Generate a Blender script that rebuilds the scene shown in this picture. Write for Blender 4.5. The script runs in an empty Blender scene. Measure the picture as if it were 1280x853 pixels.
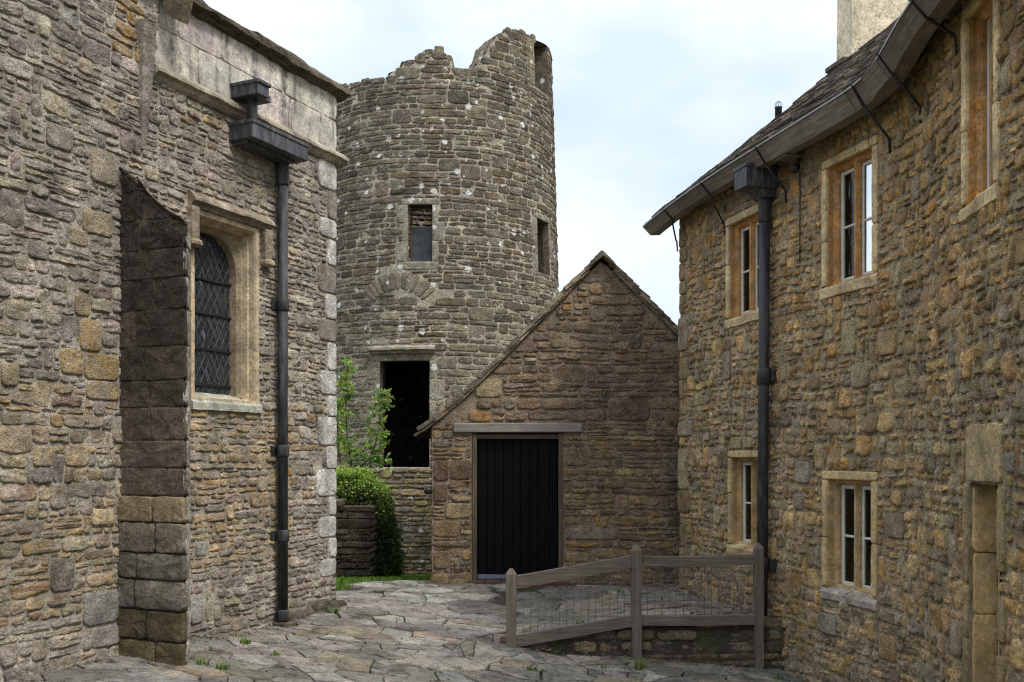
import bpy, bmesh, math
import numpy as np
from mathutils import Vector

F = 1244.0            # focal length of the photograph in its own pixels
HZ = 570.0            # image row of the horizon
CX = 640.0
EYE = 1.75            # everything is modelled relative to the eye, then lifted by this
SC = bpy.context.scene
COL = SC.collection
ORIG = {}

# ------------------------------------------------------------------ small helpers
def lin(c):
    c = np.asarray(c, float) / 255.0
    return np.where(c <= .04045, c / 12.92, ((c + .055) / 1.055) ** 2.4)

def _hash(i, j, k, seed):
    h = (i * 374761393 + j * 668265263 + k * 2147483647 + seed * 1274126177) & 0xFFFFFFFF
    h = ((h ^ (h >> 13)) * 1274126177) & 0xFFFFFFFF
    h = ((h ^ (h >> 16)) * 2246822519) & 0xFFFFFFFF
    return ((h ^ (h >> 15)) & 0xFFFFFF) / float(0xFFFFFF)

def vnoise(p, seed=0):
    p = np.asarray(p, float)
    i = np.floor(p).astype(np.int64)
    f = p - i
    w = f * f * (3 - 2 * f)
    r = 0
    for a in (0, 1):
        for b in (0, 1):
            for c in (0, 1):
                wt = (w[..., 0] if a else 1 - w[..., 0]) * (w[..., 1] if b else 1 - w[..., 1]) * (w[..., 2] if c else 1 - w[..., 2])
                r = r + wt * _hash(i[..., 0] + a, i[..., 1] + b, i[..., 2] + c, seed)
    return r * 2 - 1

def fbm(p, seed=0, octs=3):
    p = np.asarray(p, float)
    r, a, t = 0, 1.0, 0
    for o in range(octs):
        r = r + a * vnoise(p * 2 ** o, seed + o * 17)
        t += a
        a *= .5
    return r / t

def v3(s, z, w=0.0):
    s = np.asarray(s, float); z = np.asarray(z, float)
    return np.stack([s, z, np.zeros_like(s) + w], -1)

def at(x, y, Y):
    """the point of the world seen at pixel x, y at distance Y"""
    return np.array([(x - CX) / F * Y, Y, (HZ - y) / F * Y])

# ------------------------------------------------------------------ object bookkeeping
def tag(o, label=None, cat=None, group=None, kind=None):
    if label: o['label'] = label
    if cat: o['category'] = cat
    if group: o['group'] = group
    if kind: o['kind'] = kind
    return o

def empty(name, loc, label, cat, group=None):
    o = bpy.data.objects.new(name, None)
    o.empty_display_size = .3
    o.location = loc
    COL.objects.link(o)
    ORIG[o.name] = np.array(loc, float)
    return tag(o, label, cat, group)

class MB:
    def __init__(self):
        self.V, self.C, self.L, self.P = [], [], [], []
        self.n = 0
    def add(self, V, faces, col=(1, 1, 1), smooth=False, loc=None):
        """faces: list of int arrays (m, k)"""
        V = np.asarray(V, float).reshape(-1, 3)
        col = np.asarray(col, float)
        if col.ndim == 1:
            col = np.repeat(col[None], len(V), 0)
        if loc is None:
            loc = V
        for f in faces:
            f = np.asarray(f, int)
            if f.ndim == 1: f = f[None]
            if len(f): self.P.append((f + self.n, smooth))
        self.V.append(V); self.C.append(col); self.L.append(np.asarray(loc, float))
        self.n += len(V)
    def build(self, name, mat, parent=None, origin=None, recalc=True):
        V = np.concatenate(self.V); C = np.concatenate(self.C); L = np.concatenate(self.L)
        if parent is not None:
            og = ORIG[parent.name]
        elif origin is not None:
            og = np.array(origin, float)
        else:
            og = np.zeros(3)
        me = bpy.data.meshes.new(name)
        me.vertices.add(len(V))
        me.vertices.foreach_set('co', (V - og).astype(np.float32).ravel())
        vi = np.concatenate([f.ravel() for f, s in self.P])
        tot = np.concatenate([np.full(len(f), f.shape[1]) for f, s in self.P])
        sm = np.concatenate([np.full(len(f), s) for f, s in self.P])
        st = np.concatenate([[0], np.cumsum(tot)[:-1]])
        me.loops.add(len(vi))
        me.loops.foreach_set('vertex_index', vi.astype(np.int32))
        me.polygons.add(len(tot))
        me.polygons.foreach_set('loop_start', st.astype(np.int32))
        me.polygons.foreach_set('use_smooth', sm)
        me.update(calc_edges=True)
        a = me.attributes.new('col', 'FLOAT_COLOR', 'POINT')
        a.data.foreach_set('color', np.concatenate([C, np.ones((len(C), 1))], 1).astype(np.float32).ravel())
        b = me.attributes.new('grain', 'FLOAT_VECTOR', 'POINT')
        b.data.foreach_set('vector', L.astype(np.float32).ravel())
        if recalc and len(V) < 30000:
            bm = bmesh.new(); bm.from_mesh(me)
            bmesh.ops.recalc_face_normals(bm, faces=bm.faces)
            bm.to_mesh(me); bm.free()
        me.materials.append(mat)
        o = bpy.data.objects.new(name, me)
        COL.objects.link(o)
        if parent is not None:
            o.parent = parent
        else:
            o.location = og
        ORIG[o.name] = og
        return o

# chamfered box -----------------------------------------------------------------
def box(mb, lo, hi, ch=.006, col=(1, 1, 1), fn=None, smooth=False, shift=None):
    lo = np.array(lo, float); hi = np.array(hi, float)
    sz = hi - lo
    ch = min(ch, sz.min() * .45)
    V, idx = [], {}
    for a in (0, 1):
        for b in (0, 1):
            for c in (0, 1):
                for ax in range(3):
                    p = []
                    for k, q in enumerate((a, b, c)):
                        e = (hi if q else lo)[k]
                        if k != ax: e += (-ch if q else ch)
                        p.append(e)
                    idx[(a, b, c, ax)] = len(V); V.append(p)
    V = np.array(V)
    q, t = [], []
    for ax in range(3):
        o = [k for k in range(3) if k != ax]
        for s in (0, 1):
            f = []
            for u, w in ((0, 0), (1, 0), (1, 1), (0, 1)):
                k = [0, 0, 0]; k[ax] = s; k[o[0]] = u; k[o[1]] = w
                f.append(idx[tuple(k) + (ax,)])
            q.append(f)
        for u in (0, 1):
            for w in (0, 1):
                k0 = [0, 0, 0]; k0[o[0]] = u; k0[o[1]] = w
                k1 = list(k0); k1[ax] = 1
                q.append([idx[tuple(k0) + (o[0],)], idx[tuple(k1) + (o[0],)], idx[tuple(k1) + (o[1],)], idx[tuple(k0) + (o[1],)]])
    for a in (0, 1):
        for b in (0, 1):
            for c in (0, 1):
                t.append([idx[(a, b, c, k)] for k in range(3)])
    order = np.argsort(-sz)
    loc = V[:, order] + (np.array(shift) if shift is not None else np.random.RandomState(mb.n % 9973).rand(3) * 5)
    W = fn(V) if fn else V
    mb.add(W, [np.array(q), np.array(t)], col, smooth, loc)

def obox(mb, p0, p1, w, h, ch=.005, col=(1, 1, 1), up=(0, 0, 1)):
    """box beam from p0 to p1: width w sideways, height h along up"""
    p0 = np.array(p0, float); p1 = np.array(p1, float)
    d = p1 - p0; L = np.linalg.norm(d); d /= L
    up = np.array(up, float); s = np.cross(d, up); s /= np.linalg.norm(s); u = np.cross(s, d)
    box(mb, (0, -w / 2, -h / 2), (L, w / 2, h / 2), ch, col,
        fn=lambda V: p0 + V[:, :1] * d + V[:, 1:2] * s + V[:, 2:3] * u)

def tube(mb, pts, r, n=12, col=(1, 1, 1), cap=True):
    pts = np.array(pts, float); m = len(pts)
    r = np.broadcast_to(np.asarray(r, float), (m,))
    T = np.gradient(pts, axis=0) if m > 2 else np.repeat((pts[1] - pts[0])[None], m, 0)
    T /= np.linalg.norm(T, axis=1)[:, None] + 1e-12
    a = np.array([0, 0, 1.]) if abs(T[0][2]) < .9 else np.array([1., 0, 0])
    V = []
    for i in range(m):
        u = a - T[i] * a.dot(T[i]); u /= np.linalg.norm(u); a = u
        w = np.cross(T[i], u)
        ang = np.arange(n) / n * 2 * np.pi
        V.append(pts[i] + r[i] * (np.cos(ang)[:, None] * u + np.sin(ang)[:, None] * w))
    V = np.concatenate(V)
    i = np.arange(m - 1)[:, None] * n; k = np.arange(n)[None]
    q = np.stack([i + k, i + (k + 1) % n, i + n + (k + 1) % n, i + n + k], -1).reshape(-1, 4)
    fs = [q]
    if cap:
        fs += [np.arange(n)[None, ::-1], (np.arange(n) + (m - 1) * n)[None]]
    L = np.concatenate([[0], np.cumsum(np.linalg.norm(np.diff(pts, axis=0), axis=1))])
    loc = np.stack([np.repeat(L, n), V[:, 0] * 1.0, V[:, 1]], -1)
    mb.add(V, fs, col, True, loc)

# ------------------------------------------------------------------ wall surfaces (s along, z up, d outward)
class Plan:
    def __init__(self, pts, smooth=0):
        P = np.array(pts, float)
        for _ in range(smooth):
            Q = [P[0]]
            for a, b in zip(P[:-1], P[1:]):
                Q += [a * .75 + b * .25, a * .25 + b * .75]
            P = np.array(Q + [P[-1]])
        self.P = P
        self.S = np.concatenate([[0], np.cumsum(np.linalg.norm(np.diff(P, axis=0), axis=1))])
        self.len = self.S[-1]
    def xy(self, s):
        s = np.asarray(s, float)
        x = np.interp(s, self.S, self.P[:, 0]); y = np.interp(s, self.S, self.P[:, 1])
        t0 = (self.P[1] - self.P[0]) / (self.S[1] - self.S[0]); t1 = (self.P[-1] - self.P[-2]) / (self.S[-1] - self.S[-2])
        lo = np.minimum(s, 0); hi = np.maximum(s - self.len, 0)
        return x + lo * t0[0] + hi * t1[0], y + lo * t0[1] + hi * t1[1]
    def map(self, s, z, d):
        s = np.asarray(s, float)
        e = .12
        x, y = self.xy(s)
        x0, y0 = self.xy(s - e); x1, y1 = self.xy(s + e)
        tx, ty = x1 - x0, y1 - y0
        l = np.hypot(tx, ty)
        return np.stack([x + ty / l * d, y - tx / l * d, np.zeros_like(x) + z], -1)
    def fn(self, V):
        return self.map(V[:, 0], V[:, 1], V[:, 2])
    def px(self, x, y, d=0.0, lo=-1.0, hi=None):
        s = np.linspace(lo, self.len if hi is None else hi, 6000)
        p = self.map(s, 0 * s, d)
        ok = p[:, 1] > .5
        u = p[ok, 0] / p[ok, 1] * F + CX
        si = float(np.interp(x, u, s[ok]))
        Y = self.map(np.array([si]), 0, d)[0, 1]
        return si, (HZ - y) / F * Y

class Tower:
    def __init__(self, uc, Dc):
        d = np.array([uc / F, 1.0]); d /= np.linalg.norm(d)
        self.C = d * Dc; self.t = -d; self.r = np.array([d[1], -d[0]]); self.R0 = 2.7; self.len = 2 * np.pi * self.R0
    def R(self, z):
        return 2.677 - .0303 * (np.asarray(z, float) - 4.07)
    def map(self, s, z, d):
        ph = np.asarray(s, float) / self.R0
        R = self.R(z) + d
        x = self.C[0] + R * (np.cos(ph) * self.t[0] + np.sin(ph) * self.r[0])
        y = self.C[1] + R * (np.cos(ph) * self.t[1] + np.sin(ph) * self.r[1])
        return np.stack([x, y, np.zeros_like(x) + z], -1)
    def fn(self, V):
        return self.map(V[:, 0], V[:, 1], V[:, 2])
    def px(self, x, y):
        z = 0.0
        dx = np.array([(x - CX) / F, 1.0])
        for _ in range(12):
            R = self.R(z)
            a = dx.dot(dx); b = -2 * dx.dot(self.C); c = self.C.dot(self.C) - R * R
            k = b * b - 4 * a * c
            Y = (-b - math.sqrt(max(k, 0))) / (2 * a)
            z = (HZ - y) / F * Y
        p = dx * Y - self.C
        return math.atan2(p.dot(self.r), p.dot(self.t)) * self.R0, z

# ------------------------------------------------------------------ rubble masonry: every stone is modelled
def layout(s0, s1, z0, z1, hr, wr, rng, jump=.12, split=.12, hpow=1.3):
    hs, z = [], z0
    while z < z1:
        h = hr[0] + (hr[1] - hr[0]) * rng.rand() ** hpow
        hs.append((z, h)); z += h
    out, blocked = [], []
    for i, (z, h) in enumerate(hs):
        nb = []
        free, c = [], s0
        for a, b in sorted(blocked):
            if a > c: free.append((c, a))
            c = max(c, b)
        if c < s1: free.append((c, s1))
        for a, b in free:
            c = a
            while c < b - 1e-6:
                w = wr[0] + (wr[1] - wr[0]) * rng.rand() ** 1.5
                w *= .75 + .5 * min(1.4, h / (.5 * (hr[0] + hr[1])))
                if b - c - w < wr[0] * .7: w = b - c
                w = min(w, b - c)
                if i + 1 < len(hs) and rng.rand() < jump and w < (h + hs[i + 1][1]) * 2.0:
                    out.append((c, c + w, z, z + h + hs[i + 1][1])); nb.append((c, c + w))
                elif rng.rand() < split and h > hr[0] * 1.3:
                    k = z + h * (.35 + .3 * rng.rand())
                    out.append((c, c + w, z, k)); out.append((c, c + w, k, z + h))
                else:
                    out.append((c, c + w, z, z + h))
                c += w
        blocked = nb
    return out

def subtract(rects, holes, mw=.035, mh=.03):
    for (a, b, c, d) in holes:
        out = []
        for (s0, s1, z0, z1) in rects:
            if s1 <= a or s0 >= b or z1 <= c or z0 >= d:
                out.append((s0, s1, z0, z1)); continue
            if s0 < a: out.append((s0, a, z0, z1))
            if s1 > b: out.append((b, s1, z0, z1))
            m0, m1 = max(s0, a), min(s1, b)
            if z0 < c: out.append((m0, m1, z0, c))
            if z1 > d: out.append((m0, m1, d, z1))
        rects = [r for r in out if r[1] - r[0] > mw and r[3] - r[2] > mh]
    return rects

def r2q(r):
    s0, s1, z0, z1 = r
    return [(s0, z0), (s1, z0), (s1, z1), (s0, z1)]

def stones(mb, W, quads, cols, h, p, rough, gap=.008, jit=.01, N=20, seed=0, warp=None, zmax=None, edge=.02, fr=14.0, tilt=.01, dof=0.0):
    Q = np.asarray(quads, float); n = len(Q)
    if n == 0: return
    rng = np.random.RandomState(seed)
    h = np.broadcast_to(np.asarray(h, float), (n,)); p = np.broadcast_to(np.asarray(p, float), (n,)); rough = np.broadcast_to(np.asarray(rough, float), (n,))
    cols = np.asarray(cols, float)
    th = (np.arange(N) + .5) / N * 2 * np.pi
    ct, st = np.cos(th), np.sin(th)
    r = (np.abs(ct)[None] ** p[:, None] + np.abs(st)[None] ** p[:, None]) ** (-1 / p[:, None])
    A = r * ct; B = r * st
    hw = .5 * (np.linalg.norm(Q[:, 1] - Q[:, 0], axis=1) + np.linalg.norm(Q[:, 2] - Q[:, 3], axis=1)) * .5
    hh = .5 * (np.linalg.norm(Q[:, 3] - Q[:, 0], axis=1) + np.linalg.norm(Q[:, 2] - Q[:, 1], axis=1)) * .5
    rings = [(0.0, -1.0), (.12, .62), (.7, .93), (2.4, 1.0), (None, 1.0)]
    rnd_gap = rng.rand(n)
    a_l, b_l, dl = [], [], []
    for e, k in rings:
        gp = gap * (.55 + 1.1 * rnd_gap)
        if e is None:
            sa = sb = np.full(n, .38)
        else:
            ee = gp + e * edge
            sa = np.maximum(1 - ee / hw, .55 - .05 * e); sb = np.maximum(1 - ee / hh, .55 - .05 * e)
            if e == 0.0:
                sa = np.maximum(1 - gp / hw, .5); sb = np.maximum(1 - gp / hh, .5)
        a_l.append(A * sa[:, None]); b_l.append(B * sb[:, None])
        dl.append(np.full((n, N), k))
    a = np.concatenate(a_l + [np.zeros((n, 1))], 1); b = np.concatenate(b_l + [np.zeros((n, 1))], 1)
    k = np.concatenate(dl + [np.ones((n, 1))], 1)
    w = [(1 - a) * (1 - b) / 4, (1 + a) * (1 - b) / 4, (1 + a) * (1 + b) / 4, (1 - a) * (1 + b) / 4]
    s = sum(w[i] * Q[:, i, 0][:, None] for i in range(4)); z = sum(w[i] * Q[:, i, 1][:, None] for i in range(4))
    ids = np.arange(n)[:, None] * 3.7 + seed
    fac = np.minimum(1, np.minimum(hw, hh) / .05)[:, None]
    s = s + jit * fac * fbm(v3(s * 13, z * 13, 0) + v3(ids * 0, ids * 0, 0) + np.stack([0 * s, 0 * s, ids + 0 * s], -1), seed + 1, 3)
    z = z + jit * fac * fbm(np.stack([s * 15, z * 15, ids + 50 + 0 * s], -1), seed + 2, 3)
    if warp is not None:
        s, z = warp(s, z)
    if zmax is not None:
        z = np.minimum(z, zmax(s))
    d = np.where(k < 0, -.02, k * h[:, None])
    nz = fbm(np.stack([s * fr, z * fr * 1.4, ids + 0 * s], -1), seed + 3, 3)
    nz2 = fbm(np.stack([s * 37, z * 41, ids + 0 * s], -1), seed + 9, 2)
    d = d + np.where(k > 0, np.minimum(k, 1) * rough[:, None] * (1.1 * nz + .55 * nz2), 0)
    tx = (rng.rand(n) - .5) * 2 * tilt; tz = (rng.rand(n) - .5) * 2 * tilt
    d = d + np.where(k > .5, tx[:, None] * a + tz[:, None] * b, 0) + dof
    V = W.map(s, z, d)
    M = 5 * N + 1
    i = np.arange(4)[:, None] * N; c = np.arange(N)[None]
    q = np.stack([i + c, i + (c + 1) % N, i + N + (c + 1) % N, i + N + c], -1).reshape(-1, 4)
    t = np.stack([4 * N + np.arange(N), 4 * N + (np.arange(N) + 1) % N, np.full(N, 5 * N)], -1)
    off = (np.arange(n) * M)[:, None, None]
    cc = np.repeat(cols[:, None], M, 1).reshape(-1, 3)
    mb.add(V.reshape(-1, 3), [(q[None] + off).reshape(-1, 4), (t[None] + off).reshape(-1, 3)], cc, True)

def backing(mb, W, s0, s1, z0, z1, holes, col, step=.14, zmax=None, thick=.3, reveal_col=None, rough=.006, d0=0.0, skip_reveal=(), noise_seed=5, splay=None):
    ss = np.unique(np.round(np.concatenate([np.arange(s0, s1, step), [s1]] + [[a, b] for a, b, _, _ in holes]), 4))
    zs = np.unique(np.round(np.concatenate([np.arange(z0, z1, step), [z1]] + [[c, d] for _, _, c, d in holes]), 4))
    ss = ss[(ss >= s0 - 1e-6) & (ss <= s1 + 1e-6)]; zs = zs[(zs >= z0 - 1e-6) & (zs <= z1 + 1e-6)]
    S, Z = np.meshgrid(ss, zs, indexing='ij')
    D = d0 + rough * fbm(np.stack([S * 5, Z * 5, 0 * S], -1), noise_seed, 3)
    Zc = np.minimum(Z, zmax(S) - .015) if zmax is not None else Z
    V = W.map(S, Zc, D)
    mS = .5 * (ss[1:] + ss[:-1])[:, None] + 0 * zs[None, 1:]; mZ = .5 * (zs[1:] + zs[:-1])[None] + 0 * ss[1:, None]
    keep = np.ones_like(mS, bool)
    for a, b, c, d in holes:
        keep &= ~((mS > a) & (mS < b) & (mZ > c) & (mZ < d))
    nz = len(zs)
    i, j = np.nonzero(keep)
    q = np.stack([i * nz + j, (i + 1) * nz + j, (i + 1) * nz + j + 1, i * nz + j + 1], -1)
    cv = np.asarray(col)[None] * (1 + .12 * fbm(np.stack([S * 3, Z * 3, 0 * S + 9], -1), 8, 3).reshape(-1, 1))
    mb.add(V.reshape(-1, 3), [q], cv, True)
    rc = np.asarray(col if reveal_col is None else reveal_col)
    for hi, (a, b, c, d) in enumerate(holes):
        if hi in skip_reveal: continue
        for (e0, e1) in (((a, c), (a, d)), ((a, d), (b, d)), ((b, d), (b, c)), ((b, c), (a, c))):
            nseg = 8
            t = np.linspace(0, 1, nseg + 1)
            es = e0[0] + (e1[0] - e0[0]) * t; ez = e0[1] + (e1[1] - e0[1]) * t
            if zmax is not None: ez = np.minimum(ez, zmax(es))
            if splay and hi in splay:
                ms = .5 * (a + b); mz = .5 * (c + d)
                es2 = es + np.sign(np.round(es - ms, 4)) * splay[hi] * (np.abs(es - ms) > (b - a) * .499); ez2 = ez + .12 * (ez > d - 1e-4)
                G = np.stack([W.map(es, ez, np.full(nseg + 1, d0 + 0.0)), W.map(es, ez, np.full(nseg + 1, d0 - .13)), W.map(es2, ez2, np.full(nseg + 1, d0 - thick))], 1)
            else:
                G = np.stack([W.map(es, ez, np.full(nseg + 1, dd)) for dd in (d0 - 0.0, d0 - thick * .5, d0 - thick)], 1)
            G = G.reshape(-1, 3); k = np.arange(nseg)
            qq = np.concatenate([np.stack([k * 3 + m, (k + 1) * 3 + m, (k + 1) * 3 + m + 1, k * 3 + m + 1], -1) for m in (0, 1)])
            mb.add(G, [qq], rc, False)

def make_warp(holes, amp, seed, f=1.3):
    def w(s, z):
        wt = np.ones_like(s)
        for a, b, c, d in holes:
            ds = np.maximum(np.maximum(a - s, s - b), 0); dz = np.maximum(np.maximum(c - z, z - d), 0)
            wt = np.minimum(wt, np.clip((np.hypot(ds, dz) - .01) / .25, 0, 1))
        n1 = fbm(np.stack([s * f, z * f * 1.5, 0 * s], -1), seed, 2)
        n2 = fbm(np.stack([s * f, z * f * 1.5, 0 * s + 7], -1), seed + 5, 2)
        return s + wt * n1 * amp, z + wt * n2 * amp
    return w

def pick(pal, n, rng, var=.12):
    pal = np.array([lin(c) for c in pal])
    c = pal[rng.randint(0, len(pal), n)]
    return c * (1 + var * rng.randn(n, 1)).clip(.6, 1.5) * (1 + .03 * rng.randn(n, 3))

def extr(mb, W, s0, s1, prof, col, segs=12, jit=0.0, seed=1, closed=True, smooth=False):
    """moulding: profile (d, z) swept along s"""
    ss = np.linspace(s0, s1, segs + 1); k = len(prof)
    P = np.array(prof, float)
    S = np.repeat(ss[:, None], k, 1); D = np.repeat(P[None, :, 0], segs + 1, 0); Z = np.repeat(P[None, :, 1], segs + 1, 0)
    if jit:
        D = D + jit * fbm(np.stack([S * 9, Z * 20, D * 0], -1), seed, 2); Z = Z + jit * fbm(np.stack([S * 9, Z * 20, D * 0 + 3], -1), seed, 2)
    V = W.map(S, Z, D).reshape(-1, 3)
    i = np.arange(segs)[:, None] * k; c = np.arange(k if closed else k - 1)[None]
    q = np.stack([i + c, i + (c + 1) % k, i + k + (c + 1) % k, i + k + c], -1).reshape(-1, 4)
    fs = [q]
    if closed: fs += [np.arange(k)[None], (segs * k + np.arange(k))[None]]
    mb.add(V, fs, col, smooth, np.stack([S, D, Z], -1).reshape(-1, 3))

def ring_sweep(mb, W, s0, s1, z0, z1, prof, col, nseg=6, sill=None, jit=.002, seed=3):
    """rectangular picture-frame moulding: profile (inset, depth)"""
    pts = []
    for (i, d) in prof:
        zb = z0 + (i if sill is None else i * sill)
        c = [(s0 + i, zb), (s1 - i, zb), (s1 - i, z1 - i), (s0 + i, z1 - i)]
        L = []
        for a, b in zip(c, c[1:] + c[:1]):
            for t in np.arange(nseg) / nseg:
                L.append((a[0] + (b[0] - a[0]) * t, a[1] + (b[1] - a[1]) * t, d))
        pts.append(L)
    P = np.array(pts); m, k = P.shape[:2]
    d = P[..., 2] + jit * fbm(np.stack([P[..., 0] * 16, P[..., 1] * 16, P[..., 2]], -1), seed, 2)
    V = W.map(P[..., 0], P[..., 1], d).reshape(-1, 3)
    i = np.arange(m - 1)[:, None] * k; c = np.arange(k)[None]
    q = np.stack([i + c, i + (c + 1) % k, i + k + (c + 1) % k, i + k + c], -1).reshape(-1, 4)
    mb.add(V, [q], col, False)

# ------------------------------------------------------------------ materials
def nt(name):
    m = bpy.data.materials.new(name); m.use_nodes = True
    t = m.node_tree
    b = t.nodes['Principled BSDF']
    return m, t, b

def nd(t, kind, **kw):
    n = t.nodes.new(kind)
    for k, v in kw.items():
        if k.startswith('i_'):
            n.inputs[k[2:].replace('_', ' ')].default_value = v
        else:
            setattr(n, k, v)
    return n

def noise(t, vec, scale, detail=4, rough=.6, dist=0.0):
    n = nd(t, 'ShaderNodeTexNoise')
    n.inputs['Scale'].default_value = scale; n.inputs['Detail'].default_value = detail
    n.inputs['Roughness'].default_value = rough; n.inputs['Distortion'].default_value = dist
    t.links.new(vec, n.inputs['Vector'])
    return n.outputs['Fac']

def rng_map(t, val, a, b, c, d):
    n = nd(t, 'ShaderNodeMapRange'); n.clamp = True
    for i, v in enumerate((a, b, c, d)): n.inputs[i + 1].default_value = v
    t.links.new(val, n.inputs[0])
    return n.outputs[0]

def math_(t, op, a, b=None):
    n = nd(t, 'ShaderNodeMath', operation=op)
    for i, v in enumerate((a, b)):
        if v is None: continue
        if isinstance(v, (int, float)): n.inputs[i].default_value = v
        else: t.links.new(v, n.inputs[i])
    return n.outputs[0]

def mixc(t, fac, a, b, mode='MIX'):
    n = nd(t, 'ShaderNodeMix', data_type='RGBA', blend_type=mode)
    for sock, v in ((n.inputs['Factor'], fac), (n.inputs['A'], a), (n.inputs['B'], b)):
        if isinstance(v, (int, float)): sock.default_value = v
        elif isinstance(v, (tuple, list, np.ndarray)): sock.default_value = tuple(v)[:3] + (1,)
        else: t.links.new(v, sock)
    return n.outputs['Result']

def gray(t, v):
    n = nd(t, 'ShaderNodeCombineColor')
    for i in range(3): t.links.new(v, n.inputs[i])
    return n.outputs[0]

def bump(t, b, h, strength=.6, dist=.01):
    n = nd(t, 'ShaderNodeBump'); n.inputs['Strength'].default_value = strength; n.inputs['Distance'].default_value = dist
    t.links.new(h, n.inputs['Height']); t.links.new(n.outputs[0], b.inputs['Normal'])

def attr(t, name):
    n = nd(t, 'ShaderNodeAttribute', attribute_name=name)
    return n

def mat_stone(name, grime=.35, white=.3, orange=.1, fine=1.0, moss=0.0, grime_col=(.035, .032, .028), bs=1.0, wscale=34, patina=None, pat=.6, speck=.5, spots=0.0, streak=0.0):
    m, t, b = nt(name)
    tc = nd(t, 'ShaderNodeTexCoord').outputs['Object']
    col = attr(t, 'col').outputs['Color']
    n1 = noise(t, tc, 6, 7, .68); n2 = noise(t, tc, 30, 6, .72, .3); n3 = noise(t, tc, 110, 4, .65)
    v = math_(t, 'ADD', math_(t, 'MULTIPLY', n1, .7), math_(t, 'MULTIPLY', n2, 1.0))
    v = rng_map(t, v, .60, 1.12, .38, 2.15)
    c = col
    if patina is not None:
        c = mixc(t, rng_map(t, noise(t, tc, 8, 7, .72, .4), .40, .60, 0, pat), c, patina)
    c = mixc(t, rng_map(t, noise(t, tc, 13, 6, .65), .55, .70, 0, orange), c, (.30, .17, .07))
    c = mixc(t, 1.0, c, gray(t, v), 'MULTIPLY')
    # dark pits and crust
    pit = rng_map(t, n3, .36, .50, speck, 0)
    c = mixc(t, pit, c, mixc(t, 1.0, c, (.35, .33, .30), 'MULTIPLY'))
    g = math_(t, 'MULTIPLY', rng_map(t, noise(t, tc, 2.2, 6, .72), .42, .60, 0, 1), rng_map(t, n2, .40, .58, 0, 1))
    c = mixc(t, math_(t, 'MULTIPLY', g, grime), c, grime_col)
    w = math_(t, 'MULTIPLY', rng_map(t, noise(t, tc, wscale, 4, .6), .60, .66, 0, 1), rng_map(t, noise(t, tc, 3.0, 4, .65), .45, .6, .2, 1))
    c = mixc(t, math_(t, 'MULTIPLY', w, white), c, (.52, .51, .46))
    if streak:
        mp = nd(t, 'ShaderNodeMapping'); mp.inputs['Scale'].default_value = (7, 7, .9); t.links.new(tc, mp.inputs[0])
        k1 = rng_map(t, noise(t, mp.outputs[0], 1.0, 5, .6), .50, .66, 0, 1)
        k2 = rng_map(t, noise(t, tc, 16, 5, .7), .40, .56, .25, 1)
        c = mixc(t, math_(t, 'MULTIPLY', math_(t, 'MULTIPLY', k1, k2), streak), c, (.07, .066, .06))
    if spots:
        vs = nd(t, 'ShaderNodeTexVoronoi'); vs.inputs['Scale'].default_value = 4.6
        ds = nd(t, 'ShaderNodeMixRGB') if False else nd(t, 'ShaderNodeVectorMath', operation='MULTIPLY_ADD')
        nv = nd(t, 'ShaderNodeTexNoise'); nv.inputs['Scale'].default_value = 22; t.links.new(tc, nv.inputs['Vector'])
        t.links.new(nv.outputs['Color'], ds.inputs[0]); ds.inputs[1].default_value = (.09, .09, .09); t.links.new(tc, ds.inputs[2])
        t.links.new(ds.outputs[0], vs.inputs['Vector'])
        sep = nd(t, 'ShaderNodeSeparateColor'); t.links.new(vs.outputs['Color'], sep.inputs[0])
        rad = rng_map(t, sep.outputs[0], .40, 1.0, 0.0, .34)
        sp = rng_map(t, math_(t, 'SUBTRACT', rad, vs.outputs['Distance']), -.01, .05, 0, spots)
        c = mixc(t, sp, c, (.85, .84, .79))
    if moss:
        mm = math_(t, 'MULTIPLY', rng_map(t, noise(t, tc, 5.0, 6, .72), .5, .64, 0, 1), moss)
        c = mixc(t, mm, c, (.08, .08, .025))
    t.links.new(c, b.inputs['Base Color'])
    b.inputs['Roughness'].default_value = .95
    b.inputs['Specular IOR Level'].default_value = .12
    vo = nd(t, 'ShaderNodeTexVoronoi'); vo.inputs['Scale'].default_value = 42; t.links.new(tc, vo.inputs['Vector'])
    pits = rng_map(t, vo.outputs['Distance'], .0, .3, 0, 1)
    hgt = math_(t, 'ADD', math_(t, 'MULTIPLY', n2, 1.2), math_(t, 'MULTIPLY', n3, .5 * fine))
    hgt = math_(t, 'ADD', hgt, math_(t, 'MULTIPLY', pits, .14 * fine))
    bump(t, b, hgt, bs, .05)
    return m

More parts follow.
